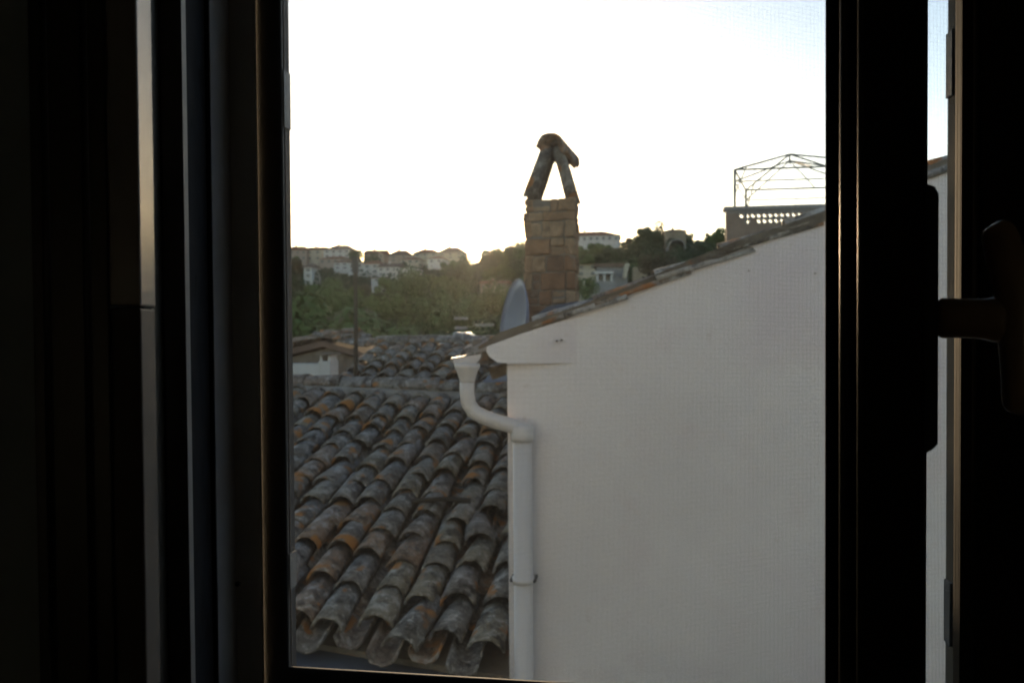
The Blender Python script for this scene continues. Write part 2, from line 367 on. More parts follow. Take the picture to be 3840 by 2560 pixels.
def right_leaf():
    rA = 0.452
    def pt(px, r): a = math.atan(tanaz(px)); return Vector((r * math.sin(a), r * math.cos(a), 0))
    P0 = pt(3083, rA)               # outer corner of the free edge
    az = R_(19.3); h = Vector((math.sin(az), math.cos(az), 0)); n = Vector((math.cos(az), -math.sin(az), 0))   # towards the hinge, inward face normal
    P1 = pt(3466, rA - 0.006)
    th = (P1 - P0).dot(n)
    z0, z1 = CAM.z - 0.352, CAM.z + 0.448
    L = 0.205
    t = thing('casement_leaf', (P0.x, P0.y, z0), 'dark casement leaf standing open with a bronze lever handle on it', 'window')
    def slab(s0, s1, d0, d1, za, zb, name, m, bevel=0.0008, parent=None):
        o = P0 + h * s0 + n * d0; o.z = za
        return MB().obox(o, h * (s1 - s0), n * (d1 - d0), (0, 0, zb - za)).build(name, m, parent or t, bevel=bevel)
    d1, d2 = (pt(3150, rA) - P0).dot(n), (pt(3220, rA) - P0).dot(n)
    st = slab(0, 0.05, d2, th, z0, z1, 'stile', 'frame_matte', 0.0008)
    slab(0.006, 0.05, d1, d2 - 0.0002, z0, z1, 'rebate', 'frame_matte', 0.0004, st)
    slab(0.013, 0.05, 0, d1 - 0.0002, z0, z1, 'rebate', 'frame_matte', 0.0004, st)
    slab(L - 0.05, L, 0, th, z0, z1, 'stile', 'frame_matte', 0.0015)
    slab(0.0505, L - 0.0505, 0, th, z0, z0 + 0.055, 'rail', 'frame_wood', 0.0015)
    slab(0.0505, L - 0.0505, 0, th, z1 - 0.055, z1, 'rail', 'frame_wood', 0.0015)
    slab(0.046, L - 0.046, th * 0.45, th * 0.45 + 0.004, z0 + 0.05, z1 - 0.05, 'pane', 'glass', 0)
    for d, so, rr in ((d1, 0.006, 0.0020), (d2, 0.0, 0.0014)):
        p = P0 + n * (d + rr * 0.55) + h * (so + rr * 0.35)
        MB().tube([(p.x, p.y, z0), (p.x, p.y, z1)], rr, 14).build('edge_bead', 'edge_bead', st, True)
    # lock plate on the inward face
    zt, zb = at(3480, 702, 0.44).z, at(3480, 1690, 0.44).z
    pl = MB(); w0, w1 = 0.004, 0.042; pr = 0.0062; c = 0.0055
    prof = [(0, zb), (pr - c * .5, zb + c * .4), (pr, zb + c), (pr, zt - c), (pr - c * .35, zt - c * .3), (pr - c, zt), (0, zt)]
    poly = []
    for (d, z) in prof:
        q = P0 + h * w0 + n * (th + d); q.z = z; poly.append(q)
    pl.prism(poly, h * (w1 - w0)); plate = pl.build('lock_plate', 'lock_black', t)
    # lever handle: neck and a bowed double ended grip
    def hp(px, py, s=0.022):        # a point in the handle's own vertical plane, s along the leaf
        o = P0 + h * s; d = ray(px, py); k = ((o - CAM).dot(h.xy.to_3d())) 
        hn = h; k = (Vector((o.x, o.y, CAM.z)) - CAM).dot(hn) / d.dot(hn); return CAM + d * k
    def ribbon(pts, wide, deep, name, parent, m='handle_bronze'):
        mb = MB(); rings = []; seg = 12
        for i, p in enumerate(pts):
            tdir = (pts[min(i + 1, len(pts) - 1)] - pts[max(i - 1, 0)]).normalized()
            sd = tdir.cross(h).normalized()
            rings.append([p + sd * wide[i] * math.cos(2 * math.pi * k / seg) + h * deep[i] * math.sin(2 * math.pi * k / seg) for k in range(seg)])
        vs_ = [v for q in rings for v in q]
        fs = [(i * seg + k, i * seg + (k + 1) % seg, (i + 1) * seg + (k + 1) % seg, (i + 1) * seg + k) for i in range(len(pts) - 1) for k in range(seg)]
        fs += [tuple(range(seg))[::-1], tuple(range((len(pts) - 1) * seg, len(pts) * seg))]
        o = mb.add(vs_, fs).build(name, m, parent, True)
        sb = o.modifiers.new('sub', 'SUBSURF'); sb.levels = 1; sb.render_levels = 2
        return o
    neck = ribbon([hp(3505, 1192), hp(3560, 1192), hp(3640, 1194), hp(3700, 1196), hp(3745, 1198), hp(3790, 1200)],
                  [0.0120, 0.0106, 0.0105, 0.0110, 0.0128, 0.0110], [0.009, 0.008, 0.008, 0.008, 0.009, 0.008], 'handle', t)
    ribbon([hp(3726, 838), hp(3740, 850), hp(3768, 950), hp(3795, 1050), hp(3812, 1130), hp(3818, 1200), hp(3822, 1290), hp(3826, 1400), hp(3822, 1500), hp(3814, 1545), hp(3810, 1552)],
           [0.003, 0.0085, 0.0092, 0.0094, 0.0100, 0.0104, 0.0094, 0.0085, 0.0080, 0.006, 0.002],
           [0.003, 0.006, 0.008, 0.0085, 0.009, 0.009, 0.0085, 0.008, 0.0075, 0.005, 0.002], 'grip', neck)
right_leaf()

# ------------------------------------------------------------------ clay tile kit
def barrel(r0, r1, length, th, seed, flip=False, arc=0.94, seg=8, warp=0.006):
    """half-round tile lying along +Y, the wide end at y=0"""
    rr = random.Random(seed); v = []; f = []; ny = 3
    for side in (0, 1):
        for j in range(ny):
            tt = j / (ny - 1); y = length * tt; r = (r0 + (r1 - r0) * tt) - (th if side else 0)
            for k in range(seg + 1):
                a = math.pi * (0.5 - arc / 2 + arc * k / seg)
                e = warp * (noise.noise(Vector((k * .7 + seed, tt * 2.1, side * .0 + seed * .37))))
                yy = y + (noise.noise(Vector((k * 1.3, seed * 2.7, j * 3.1))) * 0.014 if j != 1 else 0)
                x = -(r + e) * math.cos(a); z = (r + e) * math.sin(a) * 0.92
                v.append((x, yy, -z if flip else z))
    W = seg + 1; S = ny * W
    for j in range(ny - 1):
        for k in range(seg):
            f.append((j * W + k, j * W + k + 1, (j + 1) * W + k + 1, (j + 1) * W + k))
            f.append((S + j * W + k, S + (j + 1) * W + k, S + (j + 1) * W + k + 1, S + j * W + k + 1))
    for k in range(seg):
        f.append((k, S + k, S + k + 1, k + 1)); b0 = (ny - 1) * W
        f.append((b0 + k, b0 + k + 1, S + b0 + k + 1, S + b0 + k))
    for j in range(ny - 1):
        f.append((j * W, (j + 1) * W, S + (j + 1) * W, S + j * W))
        f.append((j * W + seg, S + j * W + seg, S + (j + 1) * W + seg, (j + 1) * W + seg))
    if flip: f = [q[::-1] for q in f]
    mb = MB(); mb.v = v; mb.f = [q[::-1] for q in f]; return mb
COVER = [barrel(0.090, 0.074, 0.43, 0.013, s).mesh('cover_tile', 'clay_tile', True) for s in range(6)]
PAN = [barrel(0.078, 0.090, 0.44, 0.013, 20 + s, True).mesh('channel_tile', 'clay_tile', True) for s in range(3)]
RIDGE = [barrel(0.115, 0.10, 0.44, 0.014, 40 + s).mesh('ridge_tile', 'clay_tile', True) for s in range(4)]
VERGE = [barrel(0.062, 0.052, 0.44, 0.012, 60 + s, warp=0.010).mesh('verge_tile', 'verge_tile_clay', True) for s in range(4)]

def frame_of(x, y, o):
    x = x.normalized(); y = (y - x * y.dot(x)).normalized(); z = x.cross(y)
    return Matrix(((x.x, y.x, z.x, o.x), (x.y, y.y, z.y, o.y), (x.z, y.z, z.z, o.z), (0, 0, 0, 1)))
def tile_rows(parent, p_low, p_high, up, side, expo, rng, covers=COVER, pans=PAN, pan_off=0.5, spacing=0.195, names=('cover_tile', 'channel_tile'), jit=1.0, keep=None):
    """one column of cover tiles from p_low to p_high with the channel beside it"""
    nrm = side.cross(up).normalized()
    length = (p_high - p_low).dot(up); s = 0.0; i = 0
    ph = rng.uniform(-0.5, 0.5)
    while s < length - 0.12:
        e = expo * rng.uniform(0.76, 1.16)
        sway = 0.014 * math.sin(s * 1.7 + ph * 6)
        tilt = R_(-4.6 + rng.uniform(-2.2, 2.2) * jit); twist = R_(rng.uniform(-4.5, 4.5) * jit)
        slip = rng.random() < 0.05
        if slip: twist += R_(rng.choice([-8, 7, 9])); tilt += R_(rng.uniform(-3, 1))
        m = frame_of(side, up, p_low + up * (s - (0.05 if slip else 0)) + side * (sway + rng.uniform(-0.009, 0.009) * jit) + nrm * (0.072 + rng.uniform(-0.006, 0.012) + 0.03 * noise.noise(p_low * 0.9 + up * s * 1.1)))
        m = m @ Matrix.Rotation(tilt, 4, 'X') @ Matrix.Rotation(twist, 4, 'Z') @ Matrix.Rotation(R_(rng.uniform(-5, 5)) * jit, 4, 'Y') @ Matrix.Diagonal((rng.uniform(0.93, 1.06), 1, rng.uniform(0.9, 1.12), 1))
        if keep is None or keep(m.translation): inst(names[0], rng.choice(covers), m, parent)
        if pans:
            m = frame_of(side, up, p_low + up * (s - 0.07) - side * (spacing * pan_off) + nrm * (0.058 + rng.uniform(-0.004, 0.004)))
            m = m @ Matrix.Rotation(R_(-3.0), 4, 'X') @ Matrix.Rotation(R_(rng.uniform(-2, 2)), 4, 'Z')
            if keep is None or keep(m.translation): inst(names[1], rng.choice(pans), m, parent)
        s += e; i += 1

# ------------------------------------------------------------------ the tiled house below the window
X_CORNER = at(1905, 1800, 3.6).x
SL1 = math.tan(R_(14.4))
UP1 = Vector((0, 1, SL1)).normalized(); N1 = Vector((0, -SL1, 1)).normalized(); SIDE = Vector((1, 0, 0))
O1 = CAM + Vector((0, 0, -2.5))
def near_house():
    rng = random.Random(11)
    e0, e1 = on_plane(1216, 2392, O1, N1), on_plane(1790, 2492, O1, N1)
    r0, r1 = on_plane(1110, 1482, O1, N1), on_plane(1700, 1508, O1, N1)
    def lineY(a, b_, x): return a.y + (b_.y - a.y) * (x - a.x) / (b_.x - a.x)
    xr, xl = X_CORNER - 0.005, -3.75
    eL = Vector((xl, max(lineY(e0, e1, xl), 3.0), 0)); 
    t = thing('tiled_house', ((xl + xr) / 2, 5.0, 0), 'low house with weathered grey barrel-tile roof spotted with orange lichen beside the white wall', 'house')
    def pz(x, y, d=0.0): return Vector((x, y, CAM.z - 2.5 + SL1 * y + d))
    ey = lambda x: lineY(e0, e1, x) if x > e0.x - 0.6 else lineY(e0, e1, e0.x - 0.6)
    ry = lambda x: lineY(r0, r1, x)
    # deck under the tiles and the walls
    xs = [xl, e0.x - 0.6, e0.x, xr]
    lo = [pz(x, ey(x) + 0.04, -0.06) for x in xs]; hi = [pz(x, ry(x), -0.06) for x in xs]
    deck = MB(); top = lo + hi[::-1]
    deck.prism(top, (0, 0, -0.12)); roof = deck.build('roof', 'mortar', t)
    wallp = [Vector((x, ey(x) + 0.15, 0)) for x in xs] + [Vector((x, ry(x) - 0.05, 0)) for x in xs[::-1]]
    wl_ = MB(); n = len(wallp)
    tops = [Vector((p.x, p.y, pz(p.x, p.y, -0.185).z)) for p in wallp]
    wl_.add(wallp + tops, [(i, (i + 1) % n, n + (i + 1) % n, n + i) for i in range(n)])
    wl_.build('wall', 'stucco_old', t)
    sp = 0.197; x = xr - 0.105
    while x > xl + 0.1:
        a = pz(x, ey(x) + rng.uniform(-0.03, 0.05)); b_ = pz(x, ry(x) - 0.02)
        tile_rows(roof, a, b_, UP1, SIDE, 0.298, rng, spacing=sp); x -= sp * rng.uniform(0.95, 1.05)
    # ridge tiles
    d = (pz(xr, ry(xr)) - pz(xl, ry(xl))); ln = d.length; d.normalize(); s = 0
    nrm = Vector((0, 0, 1))
    while s < ln - 0.3:
        y = -d; xx = y.cross(nrm).normalized()
        m = frame_of(xx, y, pz(xl, ry(xl)) + d * (s + 0.42) + nrm * (0.10 + rng.uniform(0, 0.02))) @ Matrix.Rotation(R_(rng.uniform(-3, 3)), 4, 'Z') @ Matrix.Rotation(R_(-2), 4, 'X')
        inst('ridge_tile', rng.choice(RIDGE), m, roof); s += 0.335 * rng.uniform(0.93, 1.05)
    # mortar under the ridge
    mb = MB(); q = [pz(xl, ry(xl) - 0.13, 0.0), pz(xr, ry(xr) - 0.13, 0.0), pz(xr, ry(xr) + 0.12, 0.0), pz(xl, ry(xl) + 0.12, 0.0)]
    mb.prism(q, (0, 0, 0.135)); mb.build('ridge_mortar', 'ridge_mortar', roof, bevel=0.03)
    # displaced tile and a batten lying across the broken row
    p0, p1 = on_plane(1545, 1878, O1 + N1 * 0.16, N1), on_plane(1765, 1876, O1 + N1 * 0.16, N1)
    MB().tube([p0, (p0 + p1) / 2 + Vector((0, 0, 0.012)), p1], 0.016, 7).build('loose_batten', 'wood_pole', roof)
    # sheet gutter along the eave
    ga, gb = pz(xl, ey(xl) + 0.02, -0.11), pz(xr, ey(xr) + 0.02, -0.11)
    pts = [pz(x, ey(x) + 0.03, -0.085) for x in xs]
    gm = MB(); off = Vector((0.03, -0.30, -0.01))
    for i in range(len(pts) - 1):
        gm.prism([pts[i], pts[i + 1], pts[i + 1] + off, pts[i] + off], (0, 0, -0.012))
    gt = tag(gm.build('eave_gutter', 'lead_sheet'), 'flat slate-grey metal gutter tray below the eave of the tiled roof', 'gutter')
    # tiled roof standing behind, over the ridge
    t2 = thing('tiled_house', (-1.9, 9.0, 0), 'small tiled roof just behind the ridge of the near barrel-tile roof', 'house')
    O2 = Vector((0, 7.75, at(1500, 1486, 7.75).z)); N2 = N1
    def p2(x, y, d=0.0): return Vector((x, y, O2.z + SL1 * (y - O2.y) + d))
    el, er = on_plane(1252, 1466, O2, N2), on_plane(1905, 1510, O2, N2); tl = on_plane(1372, 1310, O2, N2); trr = on_plane(1800, 1312, O2, N2)
    x2l, x2r = el.x, 0.9
    yt = (tl.y + trr.y) / 2
    dk = MB().prism([p2(x2l, 7.78, -0.06), p2(x2r, 7.78, -0.06), p2(x2r, yt, -0.06), p2(x2l, yt, -0.06)], (0, 0, -0.12)).build('roof', 'mortar', t2)
    wl2 = MB().box((x2l + 0.08, 7.9, 0), (x2r - 0.05, yt - 0.1, p2(0, 7.9, -0.2).z)).build('wall', 'stucco_old', t2)
    x = x2l + 0.1
    while x < x2r - 0.1:
        tile_rows(dk, p2(x, 7.74 + rng.uniform(-.04, .03)), p2(x, yt), UP1, SIDE, 0.285, rng, spacing=0.19); x += 0.19 * rng.uniform(0.95, 1.05)
    x = x2l
    while x < x2r - 0.2:
        m = frame_of(Vector((0, -1, 0)).cross(nrm) * 0 + Vector((0, 1, 0)), Vector((-1, 0, 0)), p2(x + 0.42, yt, 0.06 + rng.uniform(0, 0.02))) @ Matrix.Rotation(R_(rng.uniform(-3, 3)), 4, 'Z')
        inst('ridge_tile', rng.choice(RIDGE), m, dk); x += 0.34
    # roof with a pale end wall further left, beside a stubby white chimney
    Y3 = 10.6
    t3 = thing('gabled_house', (at(1190, 1400, Y3).x, Y3, 0), 'whitewashed house end with a shallow brown gable left of the second tiled roof', 'house')
    ap, l, r = at(1222, 1293, Y3), at(1010, 1345, Y3), at(1372, 1338, Y3)
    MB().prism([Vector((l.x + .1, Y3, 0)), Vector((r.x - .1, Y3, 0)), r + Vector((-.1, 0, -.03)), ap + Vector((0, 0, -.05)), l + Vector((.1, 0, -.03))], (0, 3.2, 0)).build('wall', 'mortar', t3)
    rf = MB().prism([l + Vector((0, -.12, -.02)), ap + Vector((0, -.12, -.02)), ap + Vector((0, -.12, .06)), l + Vector((0, -.12, .06))], (0, 3.5, 0)).build('roof', 'far_roof_grey', t3)
    rf2 = MB().prism([ap + Vector((0, -.12, -.02)), r + Vector((0, -.12, -.02)), r + Vector((0, -.12, .06)), ap + Vector((0, -.12, .06))], (0, 3.5, 0)).build('roof', 'far_roof_grey', t3)
    for (a, b_, rfx) in ((l, ap, rf), (ap, r, rf2)):
        u = (b_ - a).normalized() if b_.z > a.z else (a - b_).normalized(); base = a if b_.z > a.z else b_
        for j in range(6):
            q = base + Vector((0, -0.06 + j * 0.21, 0.06))
            sd = u.cross(Vector((0, 0, 1))).normalized() 
            tile_rows(rfx, q, q + u * ((b_ - a).length), u, sd, 0.33, rng, pans=None)
    Yc = 9.9
    c = thing('stub_chimney', (at(1170, 1400, Yc).x, Yc, at(1170, 1470, Yc).z - 0.8), 'stubby whitewashed chimney with a flat cap on posts rising from a low white wall', 'chimney')
    a, b_ = at(1194, 1354, Yc), at(1238, 1470, Yc)
    MB().box((a.x, Yc, b_.z - 2.6), (b_.x, Yc + 0.30, a.z)).build('shaft', 'stucco_old', c)
    for px in (1196, 1226):
        q = at(px, 1345, Yc); MB().box((q.x, Yc + 0.03, a.z), (q.x + 0.035, Yc + 0.27, a.z + 0.075)).build('post', 'stucco_old', c)
    MB().box((a.x - 0.03, Yc - 0.03, a.z + 0.075), (b_.x + 0.03, Yc + 0.33, a.z + 0.105)).build('cap', 'mortar', c)
    q = at(1060, 1364, Yc + .05); MB().box((q.x, Yc + .05, b_.z - 2.6), (a.x - .002, Yc + 0.25, q.z)).build('low_wall', 'stucco_old', c)
    # thin dark antenna pole
    Yp = 7.5
    b0, t0 = at(1334, 1475, Yp), at(1333, 962, Yp)
    po = thing('antenna_pole', (b0.x, Yp, b0.z - 0.6), 'thin dark pole rising from the tiled roofs against the woods', 'pole')
    MB().tube([b0 + Vector((0, 0, -0.6)), t0], [0.024, 0.019], 8).build('shaft', 'wood_pole', po, True)
    MB().box((t0.x - 0.03, Yp - 0.02, t0.z - 0.16), (t0.x + 0.025, Yp + 0.02, t0.z)).build('insulator', 'dark_metal', po)
    MB().tube([t0 + Vector((-0.05, 0, -0.1)), t0 + Vector((0.05, 0, -0.09))], 0.008, 6).build('crosspiece', 'dark_metal', po)
    # white plastered upstand beyond the swan neck
    Yw = 7.35
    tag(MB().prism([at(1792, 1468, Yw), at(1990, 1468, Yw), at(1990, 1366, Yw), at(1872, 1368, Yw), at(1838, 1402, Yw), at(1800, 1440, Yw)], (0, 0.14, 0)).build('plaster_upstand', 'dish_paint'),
        'bluish white plastered upstand seen between the bent drainpipe and the white wall', 'parapet')
near_house()

# ------------------------------------------------------------------ the white neighbouring house
YG = 3.6
def white_house():
    rng = random.Random(5)
    under = [(1836, 1296), (1960, 1247), (2100, 1204), (2300, 1128), (2500, 1046), (2700, 960), (2900, 882), (3085, 825), (3300, 735), (3560, 640)]
    top = [(1772, 1298), (1880, 1226), (2000, 1186), (2200, 1118), (2400, 1038), (2600, 950), (2780, 880), (2950, 822), (3085, 776), (3300, 676), (3560, 572)]
    U = [at(x, y, YG) for x, y in under]; T = [at(x, y, YG) for x, y in top]
    sl = (U[-1].z - U[0].z) / (U[-1].x - U[0].x)
    xr = 4.2
    U.append(Vector((xr, YG, U[-1].z + sl * (xr - U[-1].x)))); T.append(Vector((xr, YG, T[-1].z + sl * (xr - T[-1].x))))
    t = thing('white_house', (1.8, 6.0, 0), 'white rendered house with a bare gable wall and sloping tiled verge', 'house')
    # gable wall: corner up to the cornice return, then along the verge
    zc = at(1905, 1361, YG).z
    poly = [Vector((X_CORNER, YG, 0)), Vector((xr, YG, 0))] + U[::-1][:-1] + [at(1960, 1360, YG), Vector((X_CORNER, YG, zc - 0.001))]
    MB().prism(poly, (0, 0.3, 0)).build('gable_wall', 'stucco', t)
    MB().box((X_CORNER, YG + 0.301, 0), (X_CORNER + 0.3, YG + 5.5, zc)).build('side_wall', 'stucco', t)
    MB().box((xr - 0.3, YG + 0.301, 0), (xr, YG + 5.5, U[-1].z - 0.25)).build('side_wall', 'stucco', t)
    # cornice return: 25 mm proud of the wall, dying into it on the right
    c = [at(1832, 1298, YG), at(1831, 1318, YG), at(1842, 1336, YG), at(1870, 1356, YG), at(1912, 1361, YG), at(2160, 1362, YG), at(2160, 1186, YG), at(1960, 1249, YG)]
    cm = MB(); n = len(c); dep = [0.045, 0.045, 0.045, 0.045, 0.040, 0.002, 0.002, 0.03]
    frontv = [p - Vector((0, d, 0)) for p, d in zip(c, dep)]; backv = [p + Vector((0, 0.05, 0)) for p in c]
    nn = list(range(n))
    cm.add(frontv + backv, [tuple(nn[::-1]), tuple(range(n, 2 * n))] + [(i, (i + 1) % n, n + (i + 1) % n, n + i) for i in nn])
    cm.build('cornice_return', 'stucco', t)
    # eave soffit block behind the return, running back along the house
    e0 = at(1780, 1325, YG)
    MB().prism([at(1785, 1308, YG + .02), at(1842, 1330, YG + .02), at(1890, 1356, YG + .02), at(1905, 1300, YG + .02), at(1838, 1290, YG + .02)], (0, 5.2, 0)).build('eave_soffit', 'mortar', t)
    # mortar bed of the verge, ragged below
    mv = []; N_ = 90
    def interp(P, x):
        for a, b_ in zip(P, P[1:]):
            if a.x <= x <= b_.x: return a.z + (b_.z - a.z) * (x - a.x) / (b_.x - a.x)
        return P[0].z if x < P[0].x else P[-1].z
    x0, x1 = T[0].x + 0.03, xr
    lo, hi = [], []
    for i in range(N_ + 1):
        x = x0 + (x1 - x0) * i / N_; zt, zu = interp(T, x) - 0.022, interp(U, x)
        k = noise.noise(Vector((x * 5, 3.3, 0))) * 0.020 + noise.noise(Vector((x * 17, 1.3, 0))) * 0.012
        lo.append(Vector((x, YG, min(zu - 0.006 + k * 0.8, zt - 0.015)))); hi.append(Vector((x, YG, zt)))
    mm = MB(); y0 = [-0.030 + noise.noise(Vector((i * .37, 0, 7))) * 0.012 for i in range(N_ + 1)]
    y1 = [-0.012 + noise.noise(Vector((i * .51, 2, 7))) * 0.010 for i in range(N_ + 1)]
    vs_ = []
    for i in range(N_ + 1):
        vs_ += [lo[i] + Vector((0, y1[i], 0)), hi[i] + Vector((0, y0[i], 0)), hi[i] + Vector((0, 0.2, 0)), lo[i] + Vector((0, 0.2, 0))]
    fs = []
    for i in range(N_):
        for k in range(4): fs.append((4 * i + k, 4 * i + (k + 1) % 4, 4 * (i + 1) + (k + 1) % 4, 4 * (i + 1) + k))
    fs += [(0, 3, 2, 1), (4 * N_, 4 * N_ + 1, 4 * N_ + 2, 4 * N_ + 3)]
    mm.add(vs_, [f[::-1] for f in fs]).build('verge_mortar', 'mortar', t)
    # roof: deck, verge row, and rows of tiles behind it
    slope = Vector((1, 0, sl)).normalized(); nrm = Vector((-sl, 0, 1)).normalized()
    pl = T[0] + nrm * -0.09
    ln = (xr - T[0].x) / slope.x
    roof = MB().obox(pl + Vector((0, 0.22, -0.03)), slope * ln, (0, 5.1, 0), nrm * -0.06).build('roof', 'mortar', t)
    for j in range(7):
        side = Vector((0, -1, 0))
        x = T[0].x - 0.03 + rng.uniform(-0.02, 0.02)
        k = 0
        while x < xr - 0.2:
            z = interp(T, x + 0.1) ; z2 = interp(T, x + 0.5); u = Vector((0.4, 0, z2 - z)).normalized()
            y = YG + 0.03 + j * 0.20
            o = Vector((x, y + rng.uniform(-.01, .01), interp(T, x) - (0.056 if j == 0 else 0.112)))
            m = frame_of(side, u, o) @ Matrix.Rotation(R_(-3.4 + rng.uniform(-1.2, 1.2)), 4, 'X') @ Matrix.Rotation(R_(rng.uniform(-2.5, 2.5)), 4, 'Z')
            inst('verge_tile' if j == 0 else 'cover_tile', rng.choice(VERGE if j == 0 else COVER), m, roof)
            x += 0.315 * rng.uniform(0.92, 1.08) * u.x; k += 1
    # end lumps of mortar at the eave corner
    q = at(1795, 1322, YG)
    mb = MB(); rr = random.Random(3)
    for i in range(5):
        p = q + Vector((rr.uniform(-.03, .05), 0.02 + rr.uniform(-.02, .02), rr.uniform(-.015, .04))); s = rr.uniform(.03, .05)
        mb.obox(p - Vector((s, s, s)) * .5, Vector((s, 0.3 * s, .1 * s)), Vector((-.2 * s, s * 1.6, 0)), Vector((0, .2 * s, s)))
    mb.build('eave_mortar', 'mortar', t, bevel=0.006)
    # small nail holes in the render
    for px, py in ((2108, 1274), (2808, 1016), (3057, 1026), (2090, 1278)):
        p = at(px, py, YG); MB().tube([p + Vector((0, -0.0502 if px < 2150 else -0.004, 0)), p + Vector((0, 0.01, 0))], 0.0045, 7).build('wall_chip', 'mortar', t)
    # gutter
    ga, gb = at(1693, 1353, YG - 0.02), at(1812, 1338, YG - 0.02)
    gx = (ga.x + gb.x) / 2; gr = (gb.x - ga.x) / 2 * 0.98; gz = (ga.z + gb.z) / 2 + 0.012
    gt = thing('roof_gutter', (gx, YG, gz - gr), 'half-round gutter hanging at the eave of the white house', 'gutter')
    seg = 10; vs_ = []; fs = []
    for y in (YG - 0.03, YG + 5.2):
        for r in (gr, gr - 0.006):
            for k in range(seg + 1):
                a = math.pi * k / seg; vs_.append((gx - r * math.cos(a), y, gz - r * 0.75 * math.sin(a) + (0.012 * math.cos(a) * -1)))
    W = seg + 1
    for k in range(seg):
        fs += [(k, k + 1, 2 * W + k + 1, 2 * W + k), (W + k, 3 * W + k, 3 * W + k + 1, W + k + 1), (k, W + k, W + k + 1, k + 1)]
    MB().add(vs_, fs).build('channel', 'gutter_metal', gt, True)
    MB().tube([(gx - gr, YG - 0.03, gz - 0.012), (gx - gr, YG + 5.2, gz - 0.012)], 0.006, 6).build('rolled_edge', 'gutter_metal', gt)
    end = [(gx - (gr - .001) * math.cos(math.pi * k / seg), YG - 0.026, gz - (gr - .001) * .75 * math.sin(math.pi * k / seg) - 0.012 * math.cos(math.pi * k / seg)) for k in range(seg + 1)]
    MB().prism(end, (0, 0.003, 0)).build('end_cap', 'white_pvc', gt)
    # drainpipe
    dp = thing('drainpipe', (at(1958, 2400, YG).x, YG - 0.06, 0), 'white drainpipe with a swan-neck bend fixed down the corner of the white wall', 'drainpipe')
    yp = YG - 0.062
    h0, h1, h2 = at(1752, 1362, yp), at(1752, 1392, yp), at(1752, 1424, yp)
    px2m = yp / F_PX / 0.99
    MB().tube([h0, h0 + (h1 - h0) * .5, h1, h2, h2 + Vector((0, 0, -.01))], [0.058, 0.057, 0.047, 0.035, 0.0345], 20).build('hopper', 'white_pvc', dp, True)
    path = [at(1752, 1420, yp), at(1752, 1478, yp), at(1757, 1512, yp), at(1774, 1540, yp), at(1806, 1560, yp), at(1850, 1576, yp), at(1920, 1596, yp), at(1946, 1604, yp), at(1956, 1616, yp), at(1959, 1640, yp)]
    MB().tube(path, 0.0335, 20).build('swan_neck', 'white_pvc', dp, True)
    MB().tube([at(1959, 1586, yp), at(1959, 1600, yp), at(1959, 1634, yp), at(1959, 1652, yp)], [0.030, 0.050, 0.0508, 0.0505], 20).build('elbow_socket', 'white_pvc', dp, True)
    pb = at(1962, 2200, yp)
    MB().tube([at(1959, 1640, yp), Vector((at(1959, 1640, yp).x, yp, 0.02))], 0.0430, 24).build('pipe', 'white_pvc', dp, True)
    for py in (2172,):
        c0 = at(1962, py, yp); c0.x = at(1959, 1640, yp).x
        br = MB().tube([c0 + Vector((0, 0, .012)), c0 - Vector((0, 0, .012))], 0.0505, 24).build('bracket', 'white_pvc', dp, True)
        for sx in (-1, 1):
            MB().tube([c0 + Vector((sx * 0.052, -0.018, 0)), c0 + Vector((sx * 0.052, 0.06, 0))], 0.008, 8).build('bolt', 'dark_metal', br)
    # chimney
    YC = 5.75
    cl, cr = at(1966, 900, YC), at(2158, 900, YC); zt, zb = at(2060, 742, YC).z, at(2060, 1255, YC).z
    cw = cr.x - cl.x; cdp = 0.40
    ch = thing('stone_chimney', ((cl.x + cr.x) / 2, YC + cdp / 2, zb), 'old stone and brick chimney topped by leaning clay tiles on the white house', 'chimney')
    MB().box((cl.x + 0.014, YC + 0.014, zb), (cr.x - 0.014, YC + cdp - 0.014, zt - 0.012)).build('core', 'mortar', ch)
    rr = random.Random(21); z = zb; ci = 0
    heights = [0.10, 0.12, 0.11, 0.135, 0.125, 0.13, 0.125, 0.07, 0.10]
    tot = sum(heights); heights = [h * (zt - zb) / tot for h in heights]
